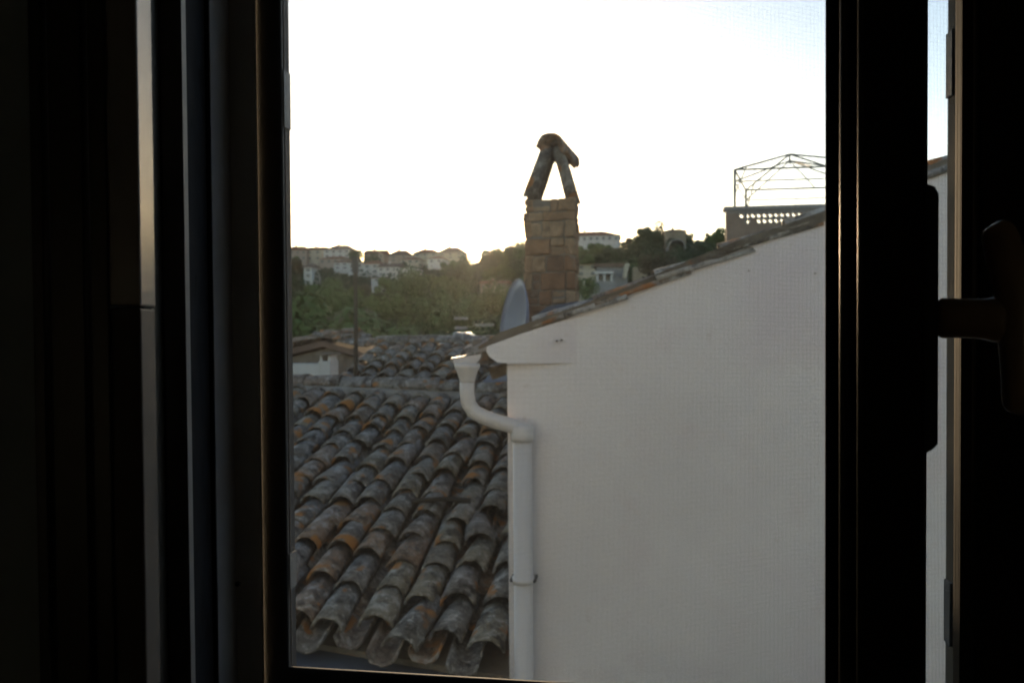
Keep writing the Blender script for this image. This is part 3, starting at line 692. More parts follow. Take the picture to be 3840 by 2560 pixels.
    for hgt in heights:
        for face in range(4):
            span = cw if face in (0, 2) else cdp
            cuts = [0.0]
            while cuts[-1] < span - 0.06:
                cuts.append(min(span, cuts[-1] + rr.choice([0.055, 0.10, 0.13, 0.19])))
            if cuts[-1] < span: cuts[-1] = span
            if len(cuts) > 2 and span - cuts[-2] < 0.04: cuts.pop(-2)
            for a, b_ in zip(cuts, cuts[1:]):
                g_ = 0.006; pr = rr.uniform(-0.011, 0.009); w = b_ - a - g_
                if w < 0.02: continue
                za, zz = z + 0.005 + rr.uniform(-.004, .004), z + hgt - 0.004 + rr.uniform(-.004, .004)
                dpth = 0.05
                if face == 0: o = Vector((cl.x + a + g_ / 2, YC - pr, za)); ax, ay = Vector((w, 0, 0)), Vector((0, dpth, 0))
                elif face == 2: o = Vector((cl.x + a + g_ / 2, YC + cdp + pr - dpth, za)); ax, ay = Vector((w, 0, 0)), Vector((0, dpth, 0))
                elif face == 1: o = Vector((cr.x + pr - dpth, YC + a + g_ / 2 + 0.001, za)); ax, ay = Vector((dpth, 0, 0)), Vector((0, w - 0.002, 0))
                else: o = Vector((cl.x - pr, YC + a + g_ / 2 + 0.001, za)); ax, ay = Vector((dpth, 0, 0)), Vector((0, w - 0.002, 0))
                jj = lambda: Vector((rr.uniform(-.008, .008), rr.uniform(-.004, .004), rr.uniform(-.007, .007)))
                br = rr.random() < (0.38 if ci < 5 else 0.15)
                rows_ = [(0.0, 1.0)] if rr.random() < 0.82 else [(0.0, 0.46), (0.52, 1.0)]
                for q0, q1 in rows_:
                    wob = Vector((0, rr.uniform(-.005, .005), 0)) if face in (0, 2) else Vector((rr.uniform(-.005, .005), 0, 0))
                    mbx = MB().obox(o + wob + Vector((0, 0, (zz - za) * q0)), ax, ay, Vector((0, 0, (zz - za) * (q1 - q0))))
                    mbx.v = [tuple(Vector(v) + jj()) for v in mbx.v]
                    mbx.build('brick' if br else 'stone_block', 'chimney_brick' if br else 'chimney_stone', ch, bevel=0.009)
        z += hgt; ci += 1
    # leaning tiles and the ridge tile
    apx = at(2070, 556, YC); bl = at(1984, 742, YC); bri = at(2140, 745, YC)
    bt = [barrel(0.105, 0.088, 0.42, 0.018, 80 + s, arc=1.0, warp=0.012).mesh('leaning_tile', 'clay_tile', True) for s in range(2)]
    for k in range(2):
        y = YC + 0.10 + k * 0.2
        for (bp, sgn, sc) in ((bl, -1, 1.0), (bri, 1, 1.0)):
            b0 = Vector((bp.x, y, zt)); tp = Vector((apx.x - 0.01 * sgn * -1 + sgn * 0.012, y, apx.z + 0.02))
            u = (tp - b0); L_ = u.length; u.normalize(); sd = Vector((0, 1, 0)) * sgn * -1
            sd = Vector((0, -sgn, 0)); nn = sd.cross(u)
            m = frame_of(sd, u, b0 - nn * 0.05) @ Matrix.Diagonal((1, L_ / 0.42, 0.98, 1))
            inst('leaning_tile', bt[k], m, ch)
    rb = barrel(0.108, 0.095, 0.40, 0.016, 91, arc=1.15).mesh('ridge_tile', 'clay_tile', True)
    for k in range(1):
        # ridge tile lies along the view, dipping to one side
        y_ = Vector((0.30, 1, -0.14)).normalized(); x_ = Vector((1, -0.3, -0.30))
        o = at(2066, 552, YC) + Vector((-0.005, -0.03, 0))
        m = frame_of(x_, y_, o); inst('ridge_tile', rb, m, ch)
        pc = MB().prism([at(2080, 505, YC - .02), at(2092, 510, YC - .02), at(2137, 578, YC + .02), at(2128, 582, YC + .02), at(2108, 562, YC - .02), at(2098, 560, YC - .02)], (0.02, 0.36, -0.03)).build('cap_slab', 'chimney_stone', ch)
    # lead and mortar skirt at the chimney foot
    a, b_ = at(1985, 1222, YC - .12), at(2175, 1160, YC - .12)
    MB().prism([a, b_, at(2168, 1128, YC - .02), at(2050, 1150, YC - .02), at(2000, 1190, YC - .02)], (0, 0.08, 0.0)).build('flashing', 'lead_sheet', ch)
    # satellite dish
    YD = 5.35
    dc = at(1921, 1226, YD); hh = 178 * YD / F_PX; 
    sd_ = thing('satellite_dish', (dc.x + 0.1, YD + 0.1, dc.z - 0.42), 'pale blue satellite dish seen almost edge-on beside the chimney foot', 'satellite dish')
    vax = (at(1944, 1046, YD) - dc); vax.y = 0; vlen = vax.length; vax.normalize()
    azd = R_(-98); nrm_ = Vector((-math.cos(R_(25)), -math.sin(R_(25)), 0.22)).normalized()
    nrm_ = (nrm_ - vax * nrm_.dot(vax)).normalized(); hax = vax.cross(nrm_).normalized()
    rad = vlen; vs_ = []; fs = []; nr, na = 5, 28
    vs_.append(dc - nrm_ * 0.085)
    for i in range(1, nr + 1):
        q = i / nr
        for k in range(na):
            a_ = 2 * math.pi * k / na
            vs_.append(dc + vax * rad * q * math.sin(a_) + hax * rad * 0.92 * q * math.cos(a_) - nrm_ * 0.085 * (1 - q * q))
    for k in range(na): fs.append((0, 1 + k, 1 + (k + 1) % na))
    for i in range(nr - 1):
        for k in range(na):
            b0 = 1 + i * na; fs.append((b0 + k, b0 + na + k, b0 + na + (k + 1) % na, b0 + (k + 1) % na))
    o = MB().add(vs_, fs).build('reflector', 'dish_paint', sd_, True); so = o.modifiers.new('thick', 'SOLIDIFY'); so.thickness = 0.006
    rim = [dc + vax * rad * math.sin(2 * math.pi * k / na) + hax * rad * 0.92 * math.cos(2 * math.pi * k / na) for k in range(na + 1)]
    MB().tube([dc - nrm_ * 0.2 + Vector((0.02, 0.05, -0.1)), dc + Vector((0.25, 0.1, -0.25)), dc + Vector((0.5, 0.2, -0.12))], 0.006, 5).build('cable', 'dark_metal', sd_)
    MB().tube(rim, 0.004, 6, False).build('rim', 'dish_paint', o, True)
    MB().tube([dc - nrm_ * 0.09, dc - nrm_ * 0.2 + Vector((0, 0.05, -0.02)), dc - nrm_ * 0.2 + Vector((0.02, 0.05, -0.5))], 0.02, 8).build('bracket', 'dark_metal', sd_)
    MB().tube([dc - vax * rad * 0.95, dc + nrm_ * 0.34 - vax * rad * 0.8], 0.009, 6).build('feed_arm', 'dark_metal', sd_)
    MB().tube([dc + nrm_ * 0.34 - vax * rad * 0.82, dc + nrm_ * 0.30 - vax * rad * 0.62], 0.025, 8).build('receiver', 'dark_metal', sd_)
white_house()

# ------------------------------------------------------------------ terrace with pierced parapet and gazebo frame
def terrace():
    YT = 11.0
    l = at(2724, 776, YT); xr_ = l.x + 5.2
    zt = l.z; z_row = [at(2800, 806, YT).z, at(2800, 829, YT).z]
    t = thing('terrace_house', (l.x + 2.6, YT + 2, 0), 'brick house behind the white roof with a pierced terrace parapet', 'house')
    cell = 20.3 * YT / F_PX
    x0 = at(2772, 806, YT).x; ncell = 12
    zlo = z_row[1] - cell / 2; zhi = zlo + 2 * cell; x1 = x0 + ncell * cell
    MB().box((l.x, YT, zhi), (xr_, YT + 0.14, zt - 0.05)).build('parapet', 'terrace_concrete', t)
    MB().box((l.x - 0.03, YT - 0.03, zt - 0.05), (xr_, YT + 0.17, zt)).build('coping', 'terrace_concrete', t)
    MB().box((l.x, YT, zlo), (x0, YT + 0.14, zhi)).build('parapet', 'terrace_brick', t)
    MB().box((x1, YT, zlo), (xr_, YT + 0.14, zhi)).build('parapet', 'terrace_brick', t)
    MB().box((l.x, YT, zlo - 1.0), (xr_, YT + 0.14, zlo)).build('parapet', 'terrace_brick', t)
    MB().box((l.x, YT + 0.0, 0), (xr_, YT + 4.5, zlo - 1.0)).build('wall', 'terrace_brick', t)
    # pierced blocks
    seg = 16; v = []; f = []
    def sq(a):
        c, s_ = math.cos(a), math.sin(a); k = 0.5 / max(abs(c), abs(s_)); return c * k, s_ * k
    for y in (0, 0.14):
        for k in range(seg):
            a = 2 * math.pi * (k + .5) / seg; x, z = sq(a); v.append((x * cell, y, z * cell))
        for k in range(seg):
            a = 2 * math.pi * (k + .5) / seg; v.append((0.40 * cell * math.cos(a), y, 0.40 * cell * math.sin(a)))
    for k in range(seg):
        n = (k + 1) % seg
        f += [(k, n, seg + n, seg + k), (2 * seg + k, 3 * seg + k, 3 * seg + n, 2 * seg + n), (seg + k, seg + n, 3 * seg + n, 3 * seg + k), (k, 2 * seg + k, 2 * seg + n, n)]
    bm_ = MB().add(v, f).mesh('pierced_block', 'terrace_concrete'); 
    solid = MB().box((-cell / 2 + .001, 0.004, -cell / 2 + .001), (cell / 2 - .001, 0.136, cell / 2 - .001)).mesh('solid_block', 'terrace_brick')
    for row in (0, 1):
        for k in range(ncell):
            p = Vector((x0 + (k + .5) * cell, YT, zlo + (row + .5) * cell))
            if row == 0 and k in (0, 2): inst('solid_block', solid, Matrix.Translation(p), t)
            else: inst('pierced_block', bm_, Matrix.Translation(p), t)
    # gazebo
    za = at(2757, 634, YT + .3); zc = za.z; yb = YT + 0.35; yf = YT + 2.1
    g = thing('gazebo_frame', (za.x + 1.2, yb + 1, zlo - 1.0), 'bare thin metal gazebo frame standing on the terrace roof', 'gazebo')
    MB().box((l.x + .02, YT + 0.141, zlo - 0.999), (xr_ - .02, YT + 4.4, zlo - 0.9)).build('terrace_floor', 'terrace_concrete', t)
    xl = za.x; xm = at(2960, 600, yb + 0.9).x; xr2 = xl + 2.1
    zfl = zlo - 0.9; r = 0.012
    def bar(a, b_, name, rr=r): return MB().tube([a, b_], rr, 6).build(name, 'gazebo_paint', g)
    def V(x, y, z): return Vector((x, y, z))
    dxr = at(2797, 705, yf).x - xl
    C = [V(xl, yb, zc), V(xr2, yb, zc), V(xr2 + dxr, yf, zc), V(xl + dxr, yf, zc)]
    for p in C: bar(V(p.x, p.y, zfl), p, 'post', 0.017)
    for a, b_ in zip(C, C[1:] + C[:1]): bar(a, b_, 'eave_beam')
    for a, b_ in zip(C, C[1:] + C[:1]): bar(a - V(0, 0, .16), b_ - V(0, 0, .16), 'tie_beam', 0.008)
    ap = V(xm, (yb + yf) / 2, at(2960, 580, yb + .9).z); ap2 = V(xm, (yb + yf) / 2, at(2960, 604, yb + .9).z)
    for p in C: bar(p, ap, 'rafter'); bar(p - V(0, 0, .16) + (ap - p).normalized() * 0.0, ap2, 'rafter', 0.010)
    bar(ap, ap2 - V(0, 0, 0.05), 'king_post', 0.012)
    for p in C:
        q = p.lerp(V(xm, (yb + yf) / 2, zc), 0.16); bar(p - V(0, 0, .34), p.lerp(ap, 0.2), 'brace', 0.008)
    mids = [(C[i] + C[(i + 1) % 4]) / 2 for i in range(4)]
    for m_ in (mids[0], mids[2]): bar(m_, ap2, 'strut', 0.008)
terrace()

# ------------------------------------------------------------------ terrain
def ridge_h(x): 
    s = 1 / (1 + math.exp(max(-40, min(40, -(x + 12) / 12)))); return 23.0 + 6.5 * s
def ground(x, y):
    if y < 30: base = 0.0 if y < 16 else -0.35 * (y - 16)
    else: base = -4.9
    k = min(max((y - 75) / 235.0, 0), 1.0) ** 1.35; k = k * k * (3 - 2 * k)
    z = base + k * (ridge_h(x * 300 / max(y, 60)) + 8 + 4.9)
    if 20 < y < 92:
        bm = min(1, (y - 20) / 14.0) * min(1, (92 - y) / 14.0); bm = bm * bm * (3 - 2 * bm)
        lf = min(max((x + 21) / 9.0, 0), 1); hh = min(max(5.9 + 0.25 * (x + 12), 0), 9.2)
        z = z + (hh - z) * bm * lf
    if y > 340: z -= (y - 340) * 0.03
    if y > 40: z += 2.2 * noise.noise(Vector((x / 38, y / 38, 0))) * min(1, (y - 40) / 60)
    return z
def terrain():
    ys = [-60, -20, 0, 8, 16, 22, 30, 40, 50, 62, 75] + [75 + 12 * i for i in range(1, 26)] + [390, 430, 500, 650, 900, 1200]
    xs = [-900, -600, -450] + [-300 + 15 * i for i in range(41)] + [450, 600, 900]
    v = [(x, y, ground(x, y)) for y in ys for x in xs]; W = len(xs)
    f = [(j * W + i, j * W + i + 1, (j + 1) * W + i + 1, (j + 1) * W + i) for j in range(len(ys) - 1) for i in range(W - 1)]
    struct(MB().add(v, f).build('ground', 'grass', None, True))
terrain()

# ------------------------------------------------------------------ trees
def crown_mesh(seed, w, h, m, n=3600, leaf=0.60, lobes=15, kind='round'):
    rr = random.Random(seed); v = []; f = []
    L_ = []
    for i in range(lobes):
        a = rr.uniform(0, 2 * math.pi); q = math.sqrt(rr.random()) * 0.72; tz = rr.uniform(0.22, 0.92)
        if kind == 'pine': q *= (1.05 - tz); s = 0.16 + 0.20 * (1 - tz)
        elif kind == 'umbrella': tz = rr.uniform(0.62, 0.9); s = 0.24
        else: q *= math.sqrt(max(0.05, 1 - (tz * 1.7 - 0.85) ** 2)); s = rr.uniform(0.20, 0.34)
        L_.append((Vector((math.cos(a) * q * w / 2, math.sin(a) * q * w / 2, tz * h)), s * w / 2 * 1.25))
    for i in range(n):
        c, s = rr.choice(L_); d = Vector((rr.gauss(0, 1), rr.gauss(0, 1), rr.gauss(0, 0.8) + 0.25)).normalized()
        p = c + d * s * (rr.uniform(0.86, 1.06)); p.z = max(p.z, 0.12 * h)
        nrm = (d + Vector((rr.uniform(-.45, .45), rr.uniform(-.45, .45), rr.uniform(-.3, .5)))).normalized()
        u = nrm.orthogonal().normalized(); u = (Matrix.Rotation(rr.uniform(0, 6.28), 3, nrm) @ u); w2 = nrm.cross(u)
        a, b_ = leaf * rr.uniform(0.35, 0.75), leaf * rr.uniform(0.25, 0.5); k = len(v)
        v += [p - u * a, p + w2 * b_, p + u * a, p - w2 * b_]; f.append((k, k + 1, k + 2, k + 3))
    return MB().add(v, f).mesh('crown', m)
def trunk_mesh(seed, h, w):
    rr = random.Random(seed); mb = MB()
    mb.tube([(0, 0, -1.5), (0.05, 0, h * .3), (rr.uniform(-.2, .2), rr.uniform(-.2, .2), h * .75)], [w * .032, w * .026, w * .010], 7)
    for i in range(5):
        a = rr.uniform(0, 6.28); z = h * rr.uniform(.25, .5)
        mb.tube([(0, 0, z), (math.cos(a) * w * .16, math.sin(a) * w * .16, z + h * .16), (math.cos(a) * w * .28, math.sin(a) * w * .28, z + h * .24)], [w * .014, w * .01, w * .004], 5)
    return mb.mesh('trunk', 'bark', True)
KINDS = {}
for i, (k, m, w, h, kd) in enumerate((('dark', 'leaf_dark', 9, 9.5, 'round'), ('dark2', 'leaf_dark', 11, 9, 'round'), ('green', 'leaf_green', 9.5, 9, 'round'), ('green2', 'leaf_green', 12, 9.5, 'round'),
                                      ('yellow', 'leaf_yellow', 11, 8.5, 'round'), ('brown', 'leaf_brown', 9, 8, 'round'), ('pine', 'leaf_pine', 5.5, 12, 'pine'), ('umbrella', 'leaf_dark', 10, 11, 'umbrella'))):
    KINDS[k] = (crown_mesh(100 + i, w, h, m, kind=kd), trunk_mesh(200 + i, h, w))
NAMES = {'dark': 'broadleaf_tree', 'dark2': 'broadleaf_tree', 'green': 'broadleaf_tree', 'green2': 'broadleaf_tree', 'yellow': 'broadleaf_tree', 'brown': 'broadleaf_tree', 'pine': 'cypress_tree', 'umbrella': 'umbrella_pine'}
LAB = {'dark': 'dark green round-crowned tree in the wood on the valley slope', 'dark2': 'dark green wide-crowned tree in the wood on the valley slope',
       'green': 'mid green round-crowned tree in the wood on the valley slope', 'green2': 'mid green wide-crowned tree in the wood on the valley slope',
       'yellow': 'yellow-green spreading tree standing out from the darker wood', 'brown': 'brownish thinning tree among the green wood',
       'pine': 'slim dark cypress on the far hillside', 'umbrella': 'dark umbrella-shaped pine on the skyline of the hill'}
GRP = {'dark': 'dark round trees of the wood', 'dark2': 'dark wide trees of the wood', 'green': 'green round trees of the wood', 'green2': 'green wide trees of the wood',
       'yellow': 'yellow-green trees of the wood', 'brown': 'brownish trees of the wood', 'pine': 'cypresses on the hillside', 'umbrella': 'pines on the skyline'}
trr_ = random.Random(77)
def tree(kind, x, y, sc=1.0, z=None, label=None, group=None):
    c, tk = KINDS[kind]
    zz = (ground(x, y) if z is None else z) - 0.1
    t = thing(NAMES[kind], (x, y, zz), label or LAB[kind], 'tree', group or GRP[kind])
    rz = trr_.uniform(0, 6.28); s = sc * trr_.uniform(0.9, 1.12)
    mw = Matrix.Translation((x, y, zz)) @ Matrix.Rotation(rz, 4, 'Z') @ Matrix.Diagonal((s, s * trr_.uniform(.9, 1.1), s * trr_.uniform(.88, 1.12), 1))
    for nm, me in (('trunk', tk), ('crown', c)): inst(nm, me, mw, t)
    return t
KEEP = [(1075, 1312, 985, 306), (1362, 1540, 978, 318), (1548, 1738, 972, 314), (1258, 1430, 1040, 258), (1415, 1500, 1050, 250), (1480, 1556, 1046, 246),
        (1196, 1296, 1000, 286), (1500, 1575, 996, 286), (1600, 1668, 990, 284), (1392, 1442, 1066, 232), (1498, 1562, 1068, 226), (1138, 1170, 1050, 205),
        (2120, 2326, 918, 250), (2494, 2572, 890, 256), (1800, 1900, 1130, 205), (2504, 2572, 940, 205), (2330, 2400, 890, 400), (2400, 2500, 872, 400), (2500, 2800, 890, 400),
        (1100, 1720, 950, 400), (1720, 1800, 978, 400), (1800, 1880, 955, 400), (1880, 1970, 936, 400)]
def px_of(p):
    d = p - CAM; w = d.dot(fw); return 1920 + F_PX * d.dot(RT) / w, 1280 - F_PX * d.dot(UP) / w
def blocks(x, y, sc, h=9.0, w=9.0):
    g_ = ground(x, y); q, py = px_of(Vector((x, y, g_ + h * sc))); hw = w * sc * .5 * F_PX / y * 0.8
    for (a, b_, base, Y) in KEEP:
        if y < Y + 6 and q + hw > a and q - hw < b_ and py < base - 20: return True
    return False
def forest():
    rr = random.Random(4)
    # left wood: rows of trees stepping up the slope
    y = 88.0; row = 0
    while y < 300:
        xl, xr_ = y * tanaz(1085) - 4, y * tanaz(1985) + 2
        x = xl + rr.uniform(0, 6)
        while x < xr_:
            kd = rr.choices(['dark', 'dark2', 'green', 'green2', 'yellow', 'brown', 'pine'], [5, 4, 5, 5, 1.5, 1.0, .5])[0]
            px = 1920 + F_PX * math.tan(math.atan2(x, y) + YAW)
            sc = rr.uniform(0.9, 1.4); xx, yy = x + rr.uniform(-1.5, 1.5), y + rr.uniform(-5, 5)
            for k in range(4):
                if not blocks(xx, yy, sc): break
                sc *= 0.78
            else: sc = 0
            if sc: tree(kd, xx, yy, sc)
            x += rr.uniform(8.5, 13.5)
        y += 13 + row * 0.7; row += 1
    # the wooded hill to the right of the chimney
    y = 105.0
    while y < 310:
        xl, xr_ = y * tanaz(2150), y * tanaz(2800)
        x = xl + rr.uniform(0, 8)
        while x < xr_:
            kd = rr.choices(['dark', 'dark2', 'green', 'pine', 'brown'], [6, 4, 2.5, 1, .8])[0]
            sc = rr.uniform(0.6, 0.9); xx, yy = x + rr.uniform(-2, 2), y + rr.uniform(-5, 5)
            for k in range(5):
                if not blocks(xx, yy, sc): break
                sc *= 0.75
            else: sc = 0
            if sc: tree(kd, xx, yy, sc, label=LAB[kd].replace('in the wood on the valley slope', 'on the wooded hill right of the chimney').replace('among the green wood', 'on the wooded hill right of the chimney').replace('on the far hillside', 'on the hill right of the chimney'), group=GRP[kd] + ' right of the chimney')
            x += rr.uniform(7, 12)
        y += 24
forest()
def skyline_tree(px, py_top, Y, kind, label, sc, group=None):
    p = at(px, py_top, Y); h = {'umbrella': 11, 'dark': 9.5, 'green': 9, 'dark2': 9, 'pine': 12, 'brown': 8}[kind] * sc
    tree(kind, p.x, Y, sc, p.z - h * 1.08, label, group or 'trees picked out on the skyline')
skyline_tree(2418, 846, 262, 'dark', 'tall round dark tree standing up from the skyline right of the chimney', 0.95)
skyline_tree(2470, 856, 262, 'dark2', 'lower round dark tree on the skyline beside the tall round one', 0.72)
skyline_tree(2690, 856, 240, 'green', 'green tree on the skyline next to the terrace parapet', 0.8)
skyline_tree(1335, 930, 300, 'dark', 'dark tree between the skyline houses behind the thin pole', 0.7)
for i, (px, py) in enumerate(((1835, 922), (1880, 918), (1925, 912), (1960, 905))):
    skyline_tree(px, py, 285, ('dark', 'green', 'dark2', 'dark')[i], 'backlit tree on the skyline left of the chimney beside the setting sun', 0.8, 'backlit skyline trees beside the sun')

hr = random.Random(31)
for px in range(2165, 2360, 34):
    skyline_tree(px + hr.uniform(-8, 8), 906 + hr.uniform(-5, 8), 232 + hr.uniform(-6, 6), hr.choice(['dark', 'dark2', 'green']), 'tree standing in front of the long red-roofed building on the hill', 0.62, 'trees before the long red-roofed building')
for row, (y0_, Y_) in enumerate(((905, 226), (935, 190), (965, 160))):
    for px in range(2180 + row * 12, 2760, 52):
        if row == 0 and px < 2370: continue
        kd = hr.choice(['dark', 'dark2', 'dark', 'green'])
        skyline_tree(px + hr.uniform(-12, 12), y0_ + hr.uniform(-10, 12) + (35 if 2480 < px < 2600 and row == 0 else 0), Y_ + hr.uniform(-6, 6), kd, LAB[kd].replace('in the wood on the valley slope', 'on the wooded hill right of the chimney'), 0.62, GRP[kd] + ' right of the chimney')
# ------------------------------------------------------------------ houses of the far town
HC = [0]
def house(px0, px1, py_ridge, py_eave, py_base, Y, label, wallm='far_white', roofm='far_roof', hip=True, storeys=2, nwin=5, depth=9.0, name='hillside_house', group=None, flat=False):
    a, b_ = at(px0, py_eave, Y), at(px1, py_eave, Y); zr = at((px0 + px1) / 2, py_ridge, Y).z; ze = (a.z + b_.z) / 2
    zb = at((px0 + px1) / 2, py_base, Y).z
    zg = min(zb, ground((a.x + b_.x) / 2, Y + depth)) - 1.0
    x0, x1 = a.x, b_.x
    t = thing(name, ((x0 + x1) / 2, Y + depth / 2, zg), label, 'house', group)
    MB().box((x0, Y, zg), (x1, Y + depth, ze)).build('wall', wallm, t)
    o = 0.45
    if flat:
        MB().box((x0 - .2, Y - .2, ze), (x1 + .2, Y + depth + .2, zr)).build('roof', roofm, t)
    else:
        ins = min((x1 - x0) * 0.32, depth * 0.45) if hip else 0.0
        v = [(x0 - o, Y - o, ze), (x1 + o, Y - o, ze), (x1 + o, Y + depth + o, ze), (x0 - o, Y + depth + o, ze), (x0 - o + ins, Y + depth / 2, zr), (x1 + o - ins, Y + depth / 2, zr)]
        v = [(p[0], p[1], p[2] + (0.003 if i < 4 else 0)) for i, p in enumerate(v)]
        rf = MB().add(v, [(0, 1, 5, 4), (1, 2, 5), (2, 3, 4, 5), (3, 0, 4), (0, 3, 2, 1)]).build('roof', roofm, t)
        if x1 - x0 > 6:
            cx = x0 + (x1 - x0) * 0.35; MB().box((cx, Y + depth * .45, ze + (zr - ze) * .5), (cx + .7, Y + depth * .45 + .7, zr + .7)).build('chimney', wallm, rf)
    hgt = ze - zb
    if nwin:
        sh = hgt / storeys; ww = min(1.1, (x1 - x0) / nwin * .42)
        for s in range(storeys):
            for i in range(nwin):
                cx = x0 + (x1 - x0) * (i + .5) / nwin; cz = zb + sh * (s + .55)
                wd = MB().box((cx - ww / 2, Y - 0.04, cz - sh * .22), (cx + ww / 2, Y + 0.05, cz + sh * .24)).build('window', 'far_window', t)
                MB().box((cx - ww * .6, Y - 0.12, cz - sh * .26), (cx + ww * .6, Y - 0.041, cz - sh * .22)).build('sill', wallm, wd)
    return t
# along the skyline, left to right
house(1060, 1150, 920, 938, 978, 312, 'long pinkish house on the ridge beside the dark window frame', 'far_pink', 'far_roof', nwin=4)
house(1146, 1206, 923, 936, 980, 314, 'narrow cream house between the pinkish and the tall grey-white ridge houses', 'far_cream', 'far_roof', nwin=2, hip=False)
house(1214, 1312, 914, 936, 985, 306, 'tall grey-white house with the highest roof of the left ridge', 'far_white', 'far_roof_grey', nwin=4, storeys=3, depth=12)
house(1364, 1438, 934, 952, 975, 318, 'pink house with reddish roof on the ridge behind the pole', 'far_pink', 'far_roof', nwin=3, hip=False)
house(1456, 1534, 935, 957, 984, 320, 'hipped house standing alone on the ridge between two gaps of sky', 'far_pink', 'far_roof_grey', nwin=2)
house(1550, 1640, 931, 949, 976, 314, 'cream house with broad hipped roof on the ridge left of the sunset', 'far_cream', 'far_roof', nwin=3)
house(1642, 1736, 924, 947, 972, 316, 'house with a brown hipped roof nearest the setting sun', 'far_cream', 'far_roof_grey', nwin=3)
# lower white houses on the slope
house(1196, 1296, 958, 970, 992, 286, 'low pinkish house row below the tall grey-white ridge house', 'far_pink', 'far_roof', nwin=4, storeys=1)
house(1252, 1306, 975, 984, 1012, 268, 'small white gabled house left of the white cube house', 'far_white', 'far_roof', nwin=2, hip=False)
house(1306, 1362, 980, 986, 1024, 260, 'white cube house on the slope left of the pole', 'far_white', 'far_roof_grey', nwin=2, flat=True)
house(1362, 1420, 974, 990, 1028, 258, 'white slope house with low hipped roof right of the pole', 'far_white', 'far_roof', nwin=2)
house(1416, 1492, 984, 1002, 1038, 250, 'brightest white house of the slope with a wide gable', 'far_white', 'far_roof_grey', nwin=3, hip=False)
house(1484, 1556, 1006, 1012, 1032, 246, 'long low white house at the end of the slope group', 'far_white', 'far_white', nwin=3, storeys=1, flat=True)
house(1500, 1575, 962, 973, 990, 286, 'cream house half hidden by trees below the ridge', 'far_cream', 'far_roof', nwin=3, storeys=1)
house(1604, 1660, 958, 970, 990, 284, 'small white house in trees below the broad hipped roof', 'far_white', 'far_roof', nwin=2, storeys=1)
house(1392, 1436, 1036, 1044, 1058, 232, 'small whitish shed below the slope houses', 'far_white', 'far_roof_grey', nwin=1, storeys=1, depth=5, hip=False)
house(1498, 1562, 1046, 1052, 1060, 226, 'low pinkish outbuilding in the trees below the slope houses', 'far_pink', 'far_pink', nwin=0, storeys=1, flat=True, depth=5)
house(1140, 1170, 986, 1002, 1046, 205, 'narrow pale house among the trees beside the window frame', 'far_white', 'far_roof_grey', nwin=1, depth=6)
# right of the chimney
house(2110, 2322, 859, 884, 908, 250, 'long low pale building with red roof on the hill right of the chimney', 'far_white', 'far_roof', nwin=9, depth=14, storeys=1)
house(2494, 2572, 854, 866, 876, 256, 'brown roofed house on the skyline right of the round trees', 'far_stone', 'far_roof_grey', nwin=2, storeys=1)
# the ruined stone house in the woods
def ruin():
    Y = 205.0
    t = house(1800, 1900, 1050, 1062, 1120, Y, 'old stone house with reddish roof and pale openings in the wood beside the dish', 'far_stone', 'far_roof', hip=False, nwin=4, storeys=2, depth=7, name='stone_house')
    a, b_ = at(1792, 1114, Y - 3), at(1912, 1128, Y - 3)
    MB().box((a.x, Y - 3, ground(a.x, Y - 3) - 1), (b_.x, Y - 0.02, b_.z)).build('retaining_wall', 'far_stone', t)
    for i in range(3):
        c0 = at(1815 + i * 30, 1074, Y - 0.1); c1 = at(1830 + i * 30, 1098, Y - 0.1)
        MB().box((c0.x, Y - 0.1, c1.z), (c1.x, Y + 0.03, c0.z)).build('pale_panel', 'far_cream', t)
ruin()
# houses in the dip right of the chimney
house(2150, 2252, 980, 990, 1040, 74, 'pale yellow house wall just right of the chimney', 'far_cream', 'far_roof_grey', nwin=2, depth=7, name='village_house')
def porch_house():
    Y = 62.0
    t = house(2236, 2352, 988, 1000, 1110, Y, 'bluish white flat-roofed house with a dark open porch', 'far_stone_pale', 'far_roof_grey', nwin=0, storeys=1, depth=8, flat=True, name='village_house')
    a, b_ = at(2228, 1018, Y - 1.6), at(2300, 1026, Y - 1.6)
    MB().box((a.x, Y - 1.6, b_.z), (b_.x, Y - .21, a.z)).build('porch_roof', 'far_white', t)
    c, d = at(2234, 1026, Y - .05), at(2296, 1050, Y - .05)
    MB().box((c.x, Y - .05, d.z), (d.x, Y + .02, c.z)).build('porch_opening', 'far_window', t)
    for px in (2236, 2262, 2290):
        q = at(px, 1026, Y - 1.5); q2 = at(px, 1062, Y - 1.5); MB().box((q.x, Y - 1.5, q2.z), (q.x + .16, Y - 1.34, b_.z)).build('porch_post', 'far_white', t)
    e, f_ = at(2210, 1056, Y - 2), at(2306, 1100, Y - 2)
    MB().box((e.x, Y - 2, f_.z - 4), (f_.x, Y - 1.7, e.z)).build('terrace_wall', 'far_stone_pale', t)
    # slanting cream gable edge
    g0 = [at(2334, 1042, Y - .6), at(2348, 1042, Y - .6), at(2362, 990, Y - .6), at(2356, 984, Y - .6), at(2342, 990, Y - .6)]
    MB().prism(g0, (0, 0.5, 0)).build('cream_buttress', 'far_cream', t)
porch_house()
